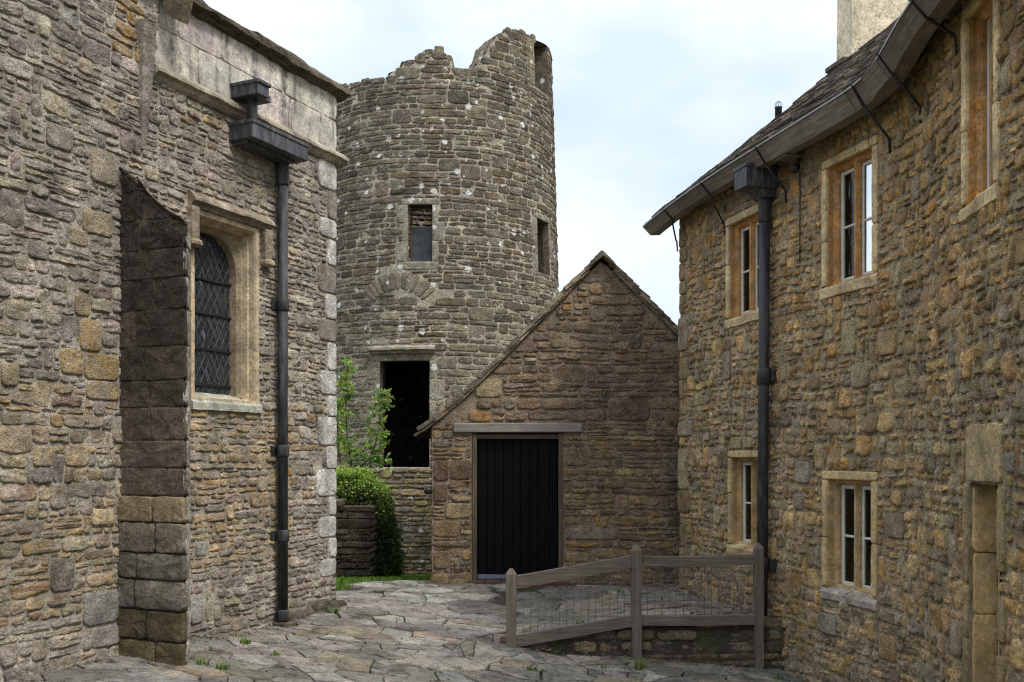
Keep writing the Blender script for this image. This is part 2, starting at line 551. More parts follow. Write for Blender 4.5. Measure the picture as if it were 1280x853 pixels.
def mat_flag(name):
    m, t, b = nt(name)
    tc = nd(t, 'ShaderNodeTexCoord').outputs['Object']
    mp = nd(t, 'ShaderNodeMapping'); mp.inputs['Scale'].default_value = (.55, 1.6, 1); t.links.new(tc, mp.inputs[0])
    col = attr(t, 'col').outputs['Color']
    n1 = noise(t, tc, 5, 6, .7); n2 = noise(t, mp.outputs[0], 26, 5, .7); n3 = noise(t, tc, 120, 3, .6)
    v = rng_map(t, math_(t, 'ADD', math_(t, 'MULTIPLY', n1, .8), math_(t, 'MULTIPLY', n2, 1.0)), .62, 1.18, .28, 1.75)
    c = mixc(t, 1.0, col, gray(t, v), 'MULTIPLY')
    w = math_(t, 'MULTIPLY', rng_map(t, noise(t, mp.outputs[0], 15, 4, .6), .57, .66, 0, .55), rng_map(t, noise(t, tc, 1.6, 3, .6), .42, .6, 0, 1))
    c = mixc(t, w, c, (.42, .40, .36))
    g = rng_map(t, noise(t, tc, 2.6, 7, .75), .50, .66, 0, .75)
    c = mixc(t, rng_map(t, n3, .36, .50, .6, 0), c, (.05, .046, .04))
    c = mixc(t, g, c, (.05, .046, .038))
    t.links.new(c, b.inputs['Base Color'])
    t.links.new(rng_map(t, n1, .35, .65, .55, .9), b.inputs['Roughness'])
    b.inputs['Specular IOR Level'].default_value = .35
    bump(t, b, math_(t, 'ADD', math_(t, 'ADD', n2, math_(t, 'MULTIPLY', n1, 1.2)), math_(t, 'MULTIPLY', n3, .5)), 1.0, .055)
    return m

def mat_wood(name, base, dark, sx=1.2, sy=26, rough=.85, bs=.5, attr_col=False):
    m, t, b = nt(name)
    g = attr(t, 'grain').outputs['Vector']
    mp = nd(t, 'ShaderNodeMapping'); mp.inputs['Scale'].default_value = (sx, sy, sy); t.links.new(g, mp.inputs[0])
    n1 = noise(t, mp.outputs[0], 1.6, 6, .65, .4); n2 = noise(t, mp.outputs[0], 7, 4, .6)
    tc = nd(t, 'ShaderNodeTexCoord').outputs['Object']
    n3 = noise(t, tc, 3.5, 5, .65)
    f = rng_map(t, math_(t, 'ADD', math_(t, 'MULTIPLY', n1, .7), math_(t, 'MULTIPLY', n2, .3)), .36, .62, 0, 1)
    c = mixc(t, f, dark, base)
    c = mixc(t, rng_map(t, n3, .42, .68, 0, .6), c, tuple(np.array(base) * .45))
    if attr_col:
        c = mixc(t, 1.0, c, attr(t, 'col').outputs['Color'], 'MULTIPLY')
    t.links.new(c, b.inputs['Base Color'])
    b.inputs['Roughness'].default_value = rough
    b.inputs['Specular IOR Level'].default_value = .25 if base[0] > .02 else .08
    bump(t, b, math_(t, 'ADD', n1, math_(t, 'MULTIPLY', n2, .6)), bs, .006)
    return m

def mat_plain(name, base, rough=.6, spec=.4, var=.3, scale=9, metal=0.0, second=None, bs=.15, stretch=None, use_col=False):
    m, t, b = nt(name)
    tc = nd(t, 'ShaderNodeTexCoord').outputs['Object']
    vec = tc
    if stretch:
        mp = nd(t, 'ShaderNodeMapping'); mp.inputs['Scale'].default_value = stretch; t.links.new(tc, mp.inputs[0]); vec = mp.outputs[0]
    n1 = noise(t, vec, scale, 6, .65); n2 = noise(t, tc, 60, 4, .6)
    v = rng_map(t, math_(t, 'ADD', math_(t, 'MULTIPLY', n1, .7), math_(t, 'MULTIPLY', n2, .3)), .35, .65, 1 - var, 1 + var)
    src = attr(t, 'col').outputs['Color'] if use_col else tuple(base)
    c = mixc(t, 1.0, src, gray(t, v), 'MULTIPLY')
    if second is not None:
        c = mixc(t, rng_map(t, n1, .5, .68, 0, .8), c, second)
    t.links.new(c, b.inputs['Base Color'])
    t.links.new(rng_map(t, n1, .3, .7, max(.05, rough - .12), min(1, rough + .12)), b.inputs['Roughness'])
    b.inputs['Specular IOR Level'].default_value = spec
    b.inputs['Metallic'].default_value = metal
    bump(t, b, math_(t, 'ADD', n1, math_(t, 'MULTIPLY', n2, .4)), bs, .01)
    return m

def mat_glass(name, tint=(.012, .013, .015), rough=.03, wave=.08, ws=6, clear=False):
    m, t, b = nt(name)
    tc = nd(t, 'ShaderNodeTexCoord').outputs['Object']
    b.inputs['Base Color'].default_value = tuple(tint) + (1,)
    b.inputs['Roughness'].default_value = rough
    b.inputs['Specular IOR Level'].default_value = .9
    b.inputs['IOR'].default_value = 1.6
    bump(t, b, noise(t, tc, ws, 2, .5), wave, .02)
    if clear:
        tr = nd(t, 'ShaderNodeBsdfTransparent'); tr.inputs[0].default_value = (.9, .92, .91, 1)
        lw = nd(t, 'ShaderNodeFresnel'); lw.inputs[0].default_value = 1.5
        gl = nd(t, 'ShaderNodeBsdfGlossy'); gl.inputs['Roughness'].default_value = .02
        t.links.new(b.inputs['Normal'].links[0].from_socket, gl.inputs['Normal'])
        mx = nd(t, 'ShaderNodeMixShader'); t.links.new(lw.outputs[0], mx.inputs[0]); t.links.new(tr.outputs[0], mx.inputs[1]); t.links.new(gl.outputs[0], mx.inputs[2])
        t.links.new(mx.outputs[0], t.nodes['Material Output'].inputs['Surface'])
    return m

def mat_leaf(name, a, b_, trans=.35):
    m, t, b = nt(name)
    c = mixc(t, 1.0, attr(t, 'col').outputs['Color'], (1, 1, 1), 'MULTIPLY')
    t.links.new(c, b.inputs['Base Color'])
    b.inputs['Roughness'].default_value = .5
    b.inputs['Specular IOR Level'].default_value = .35
    tr = nd(t, 'ShaderNodeBsdfTranslucent'); t.links.new(c, tr.inputs['Color'])
    mx = nd(t, 'ShaderNodeMixShader'); mx.inputs[0].default_value = trans
    t.links.new(b.outputs[0], mx.inputs[1]); t.links.new(tr.outputs[0], mx.inputs[2])
    t.links.new(mx.outputs[0], t.nodes['Material Output'].inputs['Surface'])
    return m

M = {}
M['chapel'] = mat_stone('chapel rubble', grime=.65, white=.8, orange=.15, speck=.7, patina=(.50, .465, .41), pat=.55)
M['ashlar'] = mat_stone('weathered ashlar', grime=.75, white=.45, orange=.12, fine=.5, bs=.5, speck=.3, patina=(.40, .375, .335), pat=.5)
M['parapet'] = mat_stone('stained parapet ashlar', grime=.35, white=.4, orange=.05, fine=.5, bs=.4, speck=.3, patina=(.36, .34, .295), pat=.75, streak=.95)
M['algae_shade'] = mat_stone('algae darkened ashlar', grime=.6, white=.3, orange=.10, moss=.35, bs=.9, speck=.6)
M['tower'] = mat_stone('tower stone', grime=.45, white=.9, orange=.08, moss=.12, wscale=15, patina=(.185, .168, .14), pat=.5, spots=.95)
M['shed'] = mat_stone('outbuilding stone', grime=.4, white=.2, orange=.15, patina=(.25, .21, .165), pat=.55)
M['house'] = mat_stone('house rubble', grime=.5, white=.4, orange=.16, patina=(.46, .39, .285), pat=.5, speck=.6)
M['dressed'] = mat_stone('dressed ochre stone', grime=.45, white=.25, orange=.3, fine=.6, bs=.45, speck=.3, patina=(.36, .31, .23), pat=.45)
M['dark'] = mat_stone('dark walling', grime=.5, white=.35, orange=.1, moss=.2, patina=(.13, .115, .095), pat=.5)
M['slate'] = mat_stone('stone slates', grime=.4, white=.4, orange=.05, moss=.15, bs=.8, patina=(.13, .12, .105), pat=.4)
M['render'] = mat_stone('chimney render', grime=.25, white=.2, orange=.05, bs=.3, speck=.2)
M['flag'] = mat_flag('paving flags')
M['soil'] = mat_plain('soil', (.045, .036, .026), .95, .1, .5, 12, bs=.8)
M['grassland'] = mat_plain('turf', (.05, .085, .02), .95, .1, .4, 8, bs=.6)
M['earth'] = mat_plain('distant ground', (.06, .075, .03), .95, .1, .4, .8, bs=.4)
M['oak'] = mat_wood('weathered oak', (.215, .18, .145), (.07, .056, .044))
M['gutterwood'] = mat_wood('weathered gutter board', (.29, .25, .21), (.115, .098, .085), attr_col=True)
M['lintel'] = mat_wood('silvered lintel', (.30, .27, .24), (.16, .14, .12))
M['blackdoor'] = mat_wood('black painted boards', (.0045, .0045, .006), (.003, .003, .004), 1.0, 14, .6, .4)
M['brownwood'] = mat_wood('oak frame', (.14, .105, .07), (.06, .045, .03))
M['iron'] = mat_plain('black iron', (.026, .027, .029), .6, .35, .6, 9, second=(.085, .078, .07), bs=.35, stretch=(2.2, 2.2, .5))
M['blackiron'] = mat_plain('black painted iron', (.014, .014, .015), .5, .4, .4, 14, bs=.25)
M['lead'] = mat_plain('lead', (.05, .05, .055), .6, .4, .7, 8, metal=.0, second=(.15, .15, .155), bs=.35, stretch=(4, 4, .5))
M['paleflash'] = mat_plain('pale lead flashing', (.30, .32, .35), .5, .5, .3, 8)
M['paint'] = mat_plain('off white paint', (.55, .54, .50), .5, .4, .18, 12)
M['glass'] = mat_glass('old window glass', clear=True)
M['quarrel'] = mat_glass('leaded glass', (.02, .024, .032), .12, .12, 9)
M['wire'] = mat_plain('rusty wire', (.16, .14, .12), .7, .3, .3, 20)
M['brick'] = mat_plain('red brick step', (.10, .05, .036), .9, .2, .4, 16, bs=.5)
M['hedge'] = mat_leaf('box leaves', None, None, .3)
M['sapling'] = mat_leaf('sapling leaves', None, None, .45)
M['blade'] = mat_leaf('grass blades', None, None, .4)
M['bark'] = mat_plain('young bark', (.06, .05, .035), .85, .2, .4, 30, bs=.4)
M['board'] = mat_plain('grey boarding', (.10, .105, .115), .8, .2, .6, 5, second=(.03, .032, .036), bs=.4)
M['plastic'] = mat_plain('lamp housing', (.16, .15, .14), .5, .4, .2, 12)

# ------------------------------------------------------------------ ground heights
def h_main(X, Y):
    X = np.asarray(X, float); Y = np.asarray(Y, float)
    Yc = np.clip(Y, -50, 13.3)
    h = -1.98 - .0854 * np.clip(X, -6, 4) + .10 * (np.maximum(Yc, 4) - 10)
    h = h + .1 * np.clip(10.2 - Yc, 0, 5) * np.clip(-X / 2.65, 0, 1.2)
    h = -1.69 - .5 * ((-1.69 - h) + np.sqrt((-1.69 - h) ** 2 + .0016)) + .02
    g = (-2.34 + 1.69) * np.clip((Y - 13.3) / 5.8, 0, 1)
    return h + g

FY = 10.13          # the line of the fence
def h_terr(X, Y):
    zf = np.interp(X, [0, .25, 1.27, 3.2], [-1.985, -1.93, -1.70, -1.69])
    zb = np.interp(X, [0, .4, 3.2], [-1.69, -1.70, -1.73])
    k = np.clip((np.asarray(Y) - FY) / (13.0 - FY), 0, 1)
    return zf * (1 - k) + zb * k

def h_all(X, Y):
    X = np.asarray(X, float); Y = np.asarray(Y, float)
    t = (X > 0) & (Y > FY)
    return np.where(t, h_terr(X, Y), h_main(X, Y))

# ================================================================== SETTING
def build_ground():
    g = np.concatenate([[-400, -150, -60, -25, -14], np.arange(-10, 12.01, .5), [16, 25, 60, 150, 400]])
    gy = np.concatenate([[-400, -150, -60, -25, -12], np.arange(-8, 30.01, .5), [36, 60, 150, 400, 900]])
    X, Y = np.meshgrid(g, gy, indexing='ij')
    Z = np.minimum(h_main(X, Y), h_all(X, Y)) - .10
    Z = np.where((Y > 13.2), Z + .06, Z)
    n = len(gy)
    i, j = np.meshgrid(np.arange(len(g) - 1), np.arange(n - 1), indexing='ij')
    q = np.stack([i * n + j, (i + 1) * n + j, (i + 1) * n + j + 1, i * n + j + 1], -1).reshape(-1, 4)
    mb = MB(); mb.add(np.stack([X, Y, Z], -1).reshape(-1, 3), [q], (1, 1, 1), True)
    tag(mb.build('ground', M['earth'], recalc=False), kind='structure')

def clip_poly(P, a, b, c):
    """keep a*x+b*y<=c"""
    out = []
    for i in range(len(P)):
        p, q = P[i], P[(i + 1) % len(P)]
        dp, dq = a * p[0] + b * p[1] - c, a * q[0] + b * q[1] - c
        if dp <= 0: out.append(p)
        if dp * dq < 0:
            t = dp / (dp - dq); out.append((p[0] + (q[0] - p[0]) * t, p[1] + (q[1] - p[1]) * t))
    return out

def build_path():
    rng = np.random.RandomState(11)
    mb = MB()
    # bed of earth between the flags
    xs = np.unique(np.concatenate([np.arange(-4.6, 4.01, .2), [0.0, .004]])); ys = np.unique(np.concatenate([np.arange(5, 13.31, .2), [13.3, FY, FY + .004]]))
    X, Y = np.meshgrid(xs, ys, indexing='ij')
    Z = h_all(X, Y) - .016 + .008 * fbm(np.stack([X * 4, Y * 4, 0 * X], -1), 3, 3)
    n = len(ys)
    i, j = np.meshgrid(np.arange(len(xs) - 1), np.arange(n - 1), indexing='ij')
    q = np.stack([i * n + j, (i + 1) * n + j, (i + 1) * n + j + 1, i * n + j + 1], -1).reshape(-1, 4)
    cv = lin((78, 70, 58))[None] * (1 + .35 * fbm(np.stack([X * 6, Y * 6, 0 * X], -1), 7, 3).reshape(-1, 1))
    ms_ = np.clip((fbm(np.stack([X * 1.3, Y * 1.3, 0 * X], -1), 17, 3).reshape(-1, 1) - .05) * 4, 0, 1)
    cv = cv * (1 - ms_) + lin((84, 88, 46))[None] * ms_
    mb.add(np.stack([X, Y, Z], -1).reshape(-1, 3), [q], cv, True)
    # flags: random sites of uneven density
    pts, rad = [], []
    tries = 0
    while tries < 60000 and len(pts) < 900:
        tries += 1
        x, y = rng.uniform(-4.4, 3.9), rng.uniform(6.5, 13.4)
        big = vnoise(np.array([[x * .8, y * 1.1, 3.3]]), 5)[0]
        r = (.10 + .26 * rng.rand() ** 1.4) * (1 + .8 * max(0, big + .1)) * (1.25 if y > 11 else 1.0)
        if y < 9.9 and x > -.6: r *= .8
        ok = True
        for (a, b), rr in zip(pts, rad):
            if ((x - a) / 1.35) ** 2 + ((y - b) / .8) ** 2 < ((r + rr) * .62) ** 2 * 2.0:
                ok = False; break
        if ok: pts.append((x, y)); rad.append(r)
    P = np.array(pts)
    pal = [(170, 163, 149), (152, 146, 134), (178, 171, 156), (140, 134, 123), (162, 149, 128), (156, 151, 142), (184, 177, 163)]
    PIECES = []
    def area(p): return .5 * abs(np.dot(p[:, 0], np.roll(p[:, 1], 1)) - np.dot(p[:, 1], np.roll(p[:, 0], 1)))
    def split_all(L_, rng):
        out = []
        todo = list(L_)
        while todo:
            p, k, te = todo.pop()
            if len(p) < 3 or area(p) < .006: continue
            ar = area(p)
            if rng.rand() < (.62 if ar > .16 else .45 if ar > .06 else .15):
                c = p.mean(0) + rng.randn(2) * math.sqrt(ar) * .12
                a = rng.randn() * .6 + (0 if rng.rand() < .6 else 1.4)
                nx_, ny_ = -math.sin(a), math.cos(a)
                q1 = clip_poly([tuple(v) for v in p], nx_, ny_, nx_ * c[0] + ny_ * c[1]); q2 = clip_poly([tuple(v) for v in p], -nx_, -ny_, -(nx_ * c[0] + ny_ * c[1]))
                for q_ in (q1, q2):
                    if len(q_) > 2:
                        q_ = np.array(q_)
                        (todo if area(q_) > .05 and rng.rand() < .4 else out).append((q_, len(out) * 7 + k, te))
            else:
                out.append((p, k, te))
        return out
    for k, (x, y) in enumerate(pts):
        if y > 11.6 and x < -2.14 + (y - 12.2) * .17: continue
        d2 = ((P[:, 0] - x) / 1.35) ** 2 + ((P[:, 1] - y) / .8) ** 2
        o = np.argsort(d2)[1:26]
        poly = [(x - 1.5, y - 1), (x + 1.5, y - 1), (x + 1.5, y + 1), (x - 1.5, y + 1)]
        for m in o:
            qx, qy = P[m]
            # anisotropic bisector, weighted so big flags take more room
            w = .5 + .22 * (rad[k] - rad[m]) / (rad[k] + rad[m])
            a, b = (qx - x) / 1.35 ** 2, (qy - y) / .8 ** 2
            mx, my = x + (qx - x) * w, y + (qy - y) * w
            poly = clip_poly(poly, a, b, a * mx + b * my)
            if len(poly) < 3: break
        if len(poly) < 3: continue
        terr = x > 0 and y > FY
        if terr:
            poly = clip_poly(poly, -1, 0, -.02); poly = clip_poly(poly, 0, -1, -(FY + .16))
        elif y > FY:
            poly = clip_poly(poly, 1, 0, 0.0)
        elif x > 0:
            poly = clip_poly(poly, 0, 1, FY - .02)
        poly = clip_poly(poly, 0, 1, 13.28)
        if len(poly) < 3: continue
        PIECES.append((np.array(poly), k, terr))
    for poly, k, terr in [p_ for p_ in split_all(PIECES, rng) if area(p_[0]) > .004]:
        c = poly.mean(0)
        g = .004 + .007 * rng.rand()
        dist = np.linalg.norm(poly - c, axis=1, keepdims=True)
        poly = c + (poly - c) * np.maximum(.5, 1 - g * 1.3 / np.maximum(dist, .05))
        L = []
        for a, b in zip(poly, np.roll(poly, -1, 0)):
            m = max(2, int(np.linalg.norm(b - a) / .045))
            for t in np.arange(m) / m: L.append(a + (b - a) * t)
        L = np.array(L)
        L = L + .022 * np.stack([fbm(v3(L[:, 0] * 8, L[:, 1] * 8, 1.5), 4, 4), fbm(v3(L[:, 0] * 8, L[:, 1] * 8, 8.5), 6, 4)], -1)
        hf = h_terr if terr else h_main
        up = .004 + .016 * rng.rand(); tx, ty = rng.randn(2) * .016
        m = len(L)
        V = []
        for sc, dz in ((1.0, -.05), (.995, -.007), (.965, .0), (.75, .002), (.4, .003)):
            R = c + (L - c) * sc
            z = hf(R[:, 0], R[:, 1]) + up + dz + (R[:, 0] - c[0]) * tx + (R[:, 1] - c[1]) * ty
            if sc < .99: fz_ = fbm(v3(R[:, 0] * 4, R[:, 1] * 9, k), 9, 4); z = z + .007 * fz_ + .008 * np.floor(fz_ * 3.5) / 3.5
            V.append(np.column_stack([R, z]))
        V.append(np.array([[c[0], c[1], hf(c[0], c[1]) + up + .003]]))
        V = np.concatenate(V)
        i = np.arange(4)[:, None] * m; kk = np.arange(m)[None]
        q = np.stack([i + kk, i + (kk + 1) % m, i + m + (kk + 1) % m, i + m + kk], -1).reshape(-1, 4)
        t = np.stack([4 * m + np.arange(m), 4 * m + (np.arange(m) + 1) % m, np.full(m, 5 * m)], -1)
        mb.add(V, [q, t], pick(pal, 1, rng, .13)[0], False)
    tag(mb.build('path', M['flag'], recalc=False), kind='structure')

def blades(mb, P, n_per, h, spread, rng, cols, lean=.5, w=.006):
    for p in P:
        for _ in range(n_per):
            a = rng.rand() * 6.283; r = spread * math.sqrt(rng.rand())
            b = np.array(p) + (r * math.cos(a), r * math.sin(a), 0)
            hh = h * (.5 + .8 * rng.rand()); la = rng.rand() * 6.283; le = lean * hh * rng.rand()
            d = np.array([math.cos(la), math.sin(la), 0])
            s = np.array([-d[1], d[0], 0]) * w * (.6 + .8 * rng.rand())
            m_ = b + d * le * .35 + (0, 0, hh * .6); t_ = b + d * le + (0, 0, hh)
            mb.add([b - s, b + s, m_ + s * .8, m_ - s * .8, t_], [[[0, 1, 2, 3]], [[3, 2, 4]]], cols[rng.randint(len(cols))] * (.7 + .6 * rng.rand()), True)

def build_lawn():
    xs = np.arange(-7, -.55, .15); ys = np.arange(12.1, 22.1, .15)
    X, Y = np.meshgrid(xs, ys, indexing='ij')
    Z = h_main(X, Y) - .005 + .02 * fbm(np.stack([X * 2, Y * 2, 0 * X], -1), 2, 3)
    Z = np.where((Y < 13.25) & (X > -2.16 + (Y - 12.2) * .17), Z - .08, Z)
    n = len(ys)
    i, j = np.meshgrid(np.arange(len(xs) - 1), np.arange(n - 1), indexing='ij')
    q = np.stack([i * n + j, (i + 1) * n + j, (i + 1) * n + j + 1, i * n + j + 1], -1).reshape(-1, 4)
    mb = MB(); mb.add(np.stack([X, Y, Z], -1).reshape(-1, 3), [q], (1, 1, 1), True)
    tag(mb.build('lawn', M['grassland'], recalc=False), kind='structure')
    rng = np.random.RandomState(5)
    mb = MB()
    gc = [lin((92, 128, 40)), lin((76, 112, 34)), lin((112, 142, 52))]
    P = []
    for _ in range(2600):
        x, y = rng.uniform(-3.2, -.7), rng.uniform(12.2, 15.2)
        if y < 13.3 and x > -2.14 + (y - 12.2) * .17 + .03 * rng.randn(): continue
        P.append((x, y, float(h_main(x, y)) - .01))
    for _ in range(900):
        x, y = rng.uniform(-2.4, -.7), rng.uniform(15.2, 18.9)
        P.append((x, y, float(h_main(x, y)) - .01))
    blades(mb, P, 5, .06, .05, rng, gc, .8, .004)
    tag(mb.build('grass', M['blade'], recalc=False), 'short bright green grass beyond the end of the paving', 'grass', kind='stuff')

build_ground(); build_path(); build_lawn()

# ================================================================== CHAPEL (left)
def wl(Y): return (-7.065 + .45 * Y, Y)
WC = Plan([wl(3.0), wl(11.27)])
def build_chapel():
    rng = np.random.RandomState(21)
    root = empty('chapel', tuple(wl(9.0)) + (-2.0,), 'old rubble stone chapel with leaded arched window, ashlar parapet and dark buttress', 'chapel')
    L = WC.len
    s_tall = WC.px(187, 100)[0]
    zs_ = 3.36; zp = 4.14
    sr = WC.px(322, 400)[0]; sl = sr - .97
    wz0, wz1 = .46, 2.28
    win = (sl, sr, wz0, wz1)
    hood = [(sl - .03, sr + .14, 2.28, 2.42), (sr + .04, sr + .15, 1.93, 2.28), (sl - .03, sl + .0, 1.93, 2.28)]
    # quoins at the far corner
    dress, dcol = [], []
    z = -1.35; k = 0
    while z < zs_ - .06:
        h = .2 + .14 * rng.rand(); w = (.30, .15)[k % 2] + .08 * rng.rand()
        dress.append((L - w, L - .004, z, min(z + h, zs_ - .06))); dcol.append(lin((236, 232, 224)) * (.9 + .2 * rng.rand()) if rng.rand() < .8 else lin((150, 138, 120)))
        z += h; k += 1
    def add(x0, x1, y0, y1, c):
        a, zt = WC.px(x0, y0); b, _ = WC.px(x1, y0); zb = WC.px(x0, y1)[1]
        dress.append((a, b, zb, zt)); dcol.append(lin(c) * (.9 + .2 * rng.rand()))
    O = (200, 174, 130)
    for bl in ((40, 66, 557, 584, O), (80, 110, 556, 584, O), (106, 148, 474, 499, O), (74, 104, 434, 468, (190, 160, 108)), (104, 147, 440, 474, (196, 166, 112)), (98, 126, 398, 438, (188, 158, 106)),
               (0, 22, 452, 482, (200, 176, 128)), (112, 146, 182, 226, (178, 160, 132)), (102, 140, 258, 290, (188, 166, 124)), (86, 110, 282, 306, (180, 160, 120)), (92, 112, 364, 394, (186, 160, 112)),
               (102, 148, 742, 786, (150, 144, 138)), (62, 92, 700, 742, (138, 120, 104)), (243, 259, 678, 697, (176, 170, 158)), (236, 253, 746, 782, (176, 172, 162)), (256, 264, 750, 778, (180, 168, 140)), (266, 276, 757, 777, (176, 162, 134)),
               (56, 90, 150, 182, (150, 138, 124)), (34, 60, 300, 322, (148, 136, 120))):
        add(*bl)
    holes = [win] + hood + dress
    # near side: rubble of irregular courses
    s_start = WC.px(-40, 400)[0]
    R = layout(s_start, s_tall + .1, -2.25, 5.6, (.05, .14), (.08, .34), rng, .16, .14) + layout(s_tall + .1, L, -2.25, zs_ - .03, (.045, .105), (.08, .26), rng, .12, .06)
    R = subtract(R, holes)
    R = [r for r in R if not (r[0] > s_tall + .05 and r[3] > zs_ + .05)]
    n = len(R); A = np.array(R); cs = A[:, :2].mean(1); cz = A[:, 2:].mean(1)
    up = [(192, 178, 160), (172, 158, 144), (202, 188, 168), (150, 136, 126), (186, 172, 150), (168, 156, 144)]
    oc = [(194, 166, 122), (184, 154, 112), (204, 178, 136), (166, 142, 112), (174, 158, 134)]
    c1 = pick(up, n, rng, .14); c2 = pick(oc, n, rng, .14)
    q = vnoise(np.stack([cs * .9, cz * .9, 0 * cs], -1), 31) * .55 + rng.randn(n) * .2 + np.where((cz < .55) & (cz > -1.3), .55, -.55)
    q = q - .5 * ((cz < -1.1) & (cs > s_tall + .1)) - .6 * (cs > L - .9)
    c = np.where((q > .12)[:, None], c2, c1) * 1.12
    tan = np.array([rng.rand() < .05 for _ in range(n)]); c[tan] = lin((200, 182, 148))
    # orange lichen under the kneeler
    lich = (np.abs(cs - (s_tall - .12)) < .28) & (cz > 3.4); c[lich & (rng.rand(n) < .5)] = lin((182, 146, 92))
    mb = MB()
    warp = make_warp(holes, .03, 41)
    hgt = np.minimum(.010 + .016 * rng.rand(n), .25 * (A[:, 3] - A[:, 2]))
    stones(mb, WC, [r2q(r) for r in R], c, hgt, 3.6 + 6 * rng.rand(n), .018, .007, .024, 24, 3, warp, None, .010, 17)
    nd_ = len(dress)
    stones(mb, WC, [r2q(r) for r in dress], dcol, .016 + .01 * rng.rand(nd_), 9, .004, .006, .006, 24, 8, None, None, .008, 8, .002)
    # parapet of large smooth blocks, two courses
    pb = []
    for za, zb in ((zs_ + .07, zs_ + .42), (zs_ + .42, zp - .05)):
        s = s_tall + .04 + (.0 if za < 3.5 else .3)
        if za > 3.5: pb.append((s_tall + .04, s, za, zb))
        while s < L - .01:
            w = .55 + .45 * rng.rand()
            if L - s - w < .3: w = L - s - .002
            pb.append((s, s + w, za, zb)); s += w
    pm_ = MB()
    stones(pm_, WC, [r2q(r) for r in pb], pick([(200, 193, 180), (190, 183, 171), (206, 190, 160), (184, 178, 167)], len(pb), rng, .03) * np.array([1.0, .99, .96]), .012, 14, .004, .002, .003, 28, 9, None, None, .005, 5, .001)
    backing(mb, WC, 0, L, -2.6, zp - .06, [win], lin((200, 188, 168)), .12, None, .3, None, .006, .002)
    backing(mb, WC, 0, s_tall + .1, zp - .06, 6.2, [], lin((150, 138, 120)), .2)
    # hidden sides and top
    rt = Plan([wl(11.27), (wl(11.27)[0] - 5, 11.27 + 2.25)])
    backing(mb, rt, 0, rt.len, -2.6, zp - .06, [], lin((150, 138, 120)), .4)
    R2 = layout(0, 2.0, -2.25, zp - .1, (.07, .16), (.12, .4), rng)
    stones(mb, rt, [r2q(r) for r in R2], pick(up, len(R2), rng), .02, 5, .01, .006, .012, 14, 13)
    mb.build('wall', M['chapel'], root)
    ex = MB()
    a = np.array(wl(3.0)); b = np.array(wl(11.27)); nn = np.array([-5., 2.25])
    ex.add([tuple(a) + (zp - .2,), tuple(b) + (zp - .2,), tuple(b + nn) + (zp + .9,), tuple(a + nn) + (zp + .9,)], [[[0, 1, 2, 3]]], lin((90, 92, 96)))
    ex.build('roof', M['lead'], root)
    pm_.build('parapet', M['parapet'], root, recalc=False)
    # string course and coping
    st = MB()
    extr(st, WC, s_tall, L + .10, [(-.02, zs_ + .085), (.035, zs_ + .075), (.10, zs_ + .02), (.105, zs_ - .01), (.07, zs_ - .03), (.055, zs_ - .055), (.03, zs_ - .075), (-.02, zs_ - .085)], lin((150, 138, 116)), 40, .008, 5)
    st.build('string_course', M['ashlar'], root)
    cp = MB()
    s = s_tall - .25
    while s < L + .1:
        w = .5 + .5 * rng.rand()
        e = min(s + w, L + .12); dz = .02 * rng.randn()
        extr(cp, WC, s, e - .006, [(-.35, zp - .06), (-.35, zp + .10 + dz), (-.05, zp + .09 + dz), (.06, zp + .05 + dz), (.12, zp + .0 + dz * .5), (.125, zp - .04), (.07, zp - .055), (.05, zp - .085), (-.02, zp - .1)], lin((118, 106, 88)) * (.8 + .4 * rng.rand()), 8, .022, 7 + int(s * 10))
        s += w
    cp.build('coping', M['dark'], root)
    # weathered spur and kneeler
    s0, z0 = WC.px(178, 187); _, z1 = WC.px(178, 30)
    sp = MB()
    P = []
    for t in np.linspace(0, 1, 9):
        w = .035 + .06 * t; d = .02 + .075 * t
        P.append([(s0 - w, z0 + (z1 - z0) * t, -.02), (s0 - w * .8, z0 + (z1 - z0) * t, d), (s0 + w * .8, z0 + (z1 - z0) * t, d), (s0 + w, z0 + (z1 - z0) * t, -.02)])
    P = np.array(P); P[..., 2] += .012 * fbm(np.stack([P[..., 0] * 20, P[..., 1] * 9, P[..., 2]], -1), 3, 2)
    V = WC.map(P[..., 0], P[..., 1], P[..., 2]).reshape(-1, 3)
    q = np.array([[i * 4 + k, i * 4 + k + 1, i * 4 + k + 5, i * 4 + k + 4] for i in range(8) for k in range(3)] + [[0, 1, 2, 3], [32, 33, 34, 35]])
    sp.add(V, [q], lin((146, 134, 120)), False)
    sp.build('weathered_spur', M['chapel'], root)
    kn = MB()
    sk, zk = WC.px(196, 30)
    prof = [(-.05, zk + 1.2), (.42, zk + 1.2), (.40, zk + .75), (.34, zk + .4), (.27, zk + .12), (.22, zk + .0), (.12, zk + .06), (.05, zk + .3), (-.05, zk + .4)]
    extr(kn, WC, sk - .02, sk + .14, prof, lin((124, 110, 92)), 3, .012, 4)  # shadow under and beside the kneeler put into its dark colour
    kn.build('kneeler', M['algae_shade'], root)
    # window
    w = MB()
    tan_ = lin((188, 170, 140))
    ring_sweep(w, WC, sl, sr, wz0 + .06, wz1, [(0, -.03), (0, .02), (.045, .02), (.055, .0), (.06, -.06), (.08, -.065), (.088, -.12)], tan_, 8, .5)
    ai, bi = sl + .10, sr - .125
    a0, b0 = sl + .085, sr - .085
    zb, zt = wz0 + .12, wz1 - .085
    cx = .5 * (ai + bi); hw = .5 * (bi - ai); spring = 1.80
    arch = [(ai, zb)] + [(ai, zb + (spring - zb) * t) for t in np.linspace(.2, 1, 5)]
    for t in np.linspace(0, 1, 17)[1:]:
        th = math.pi * (1 - t); arch.append((cx + hw * math.cos(th), spring + hw * .98 * math.sin(th) ** .9))
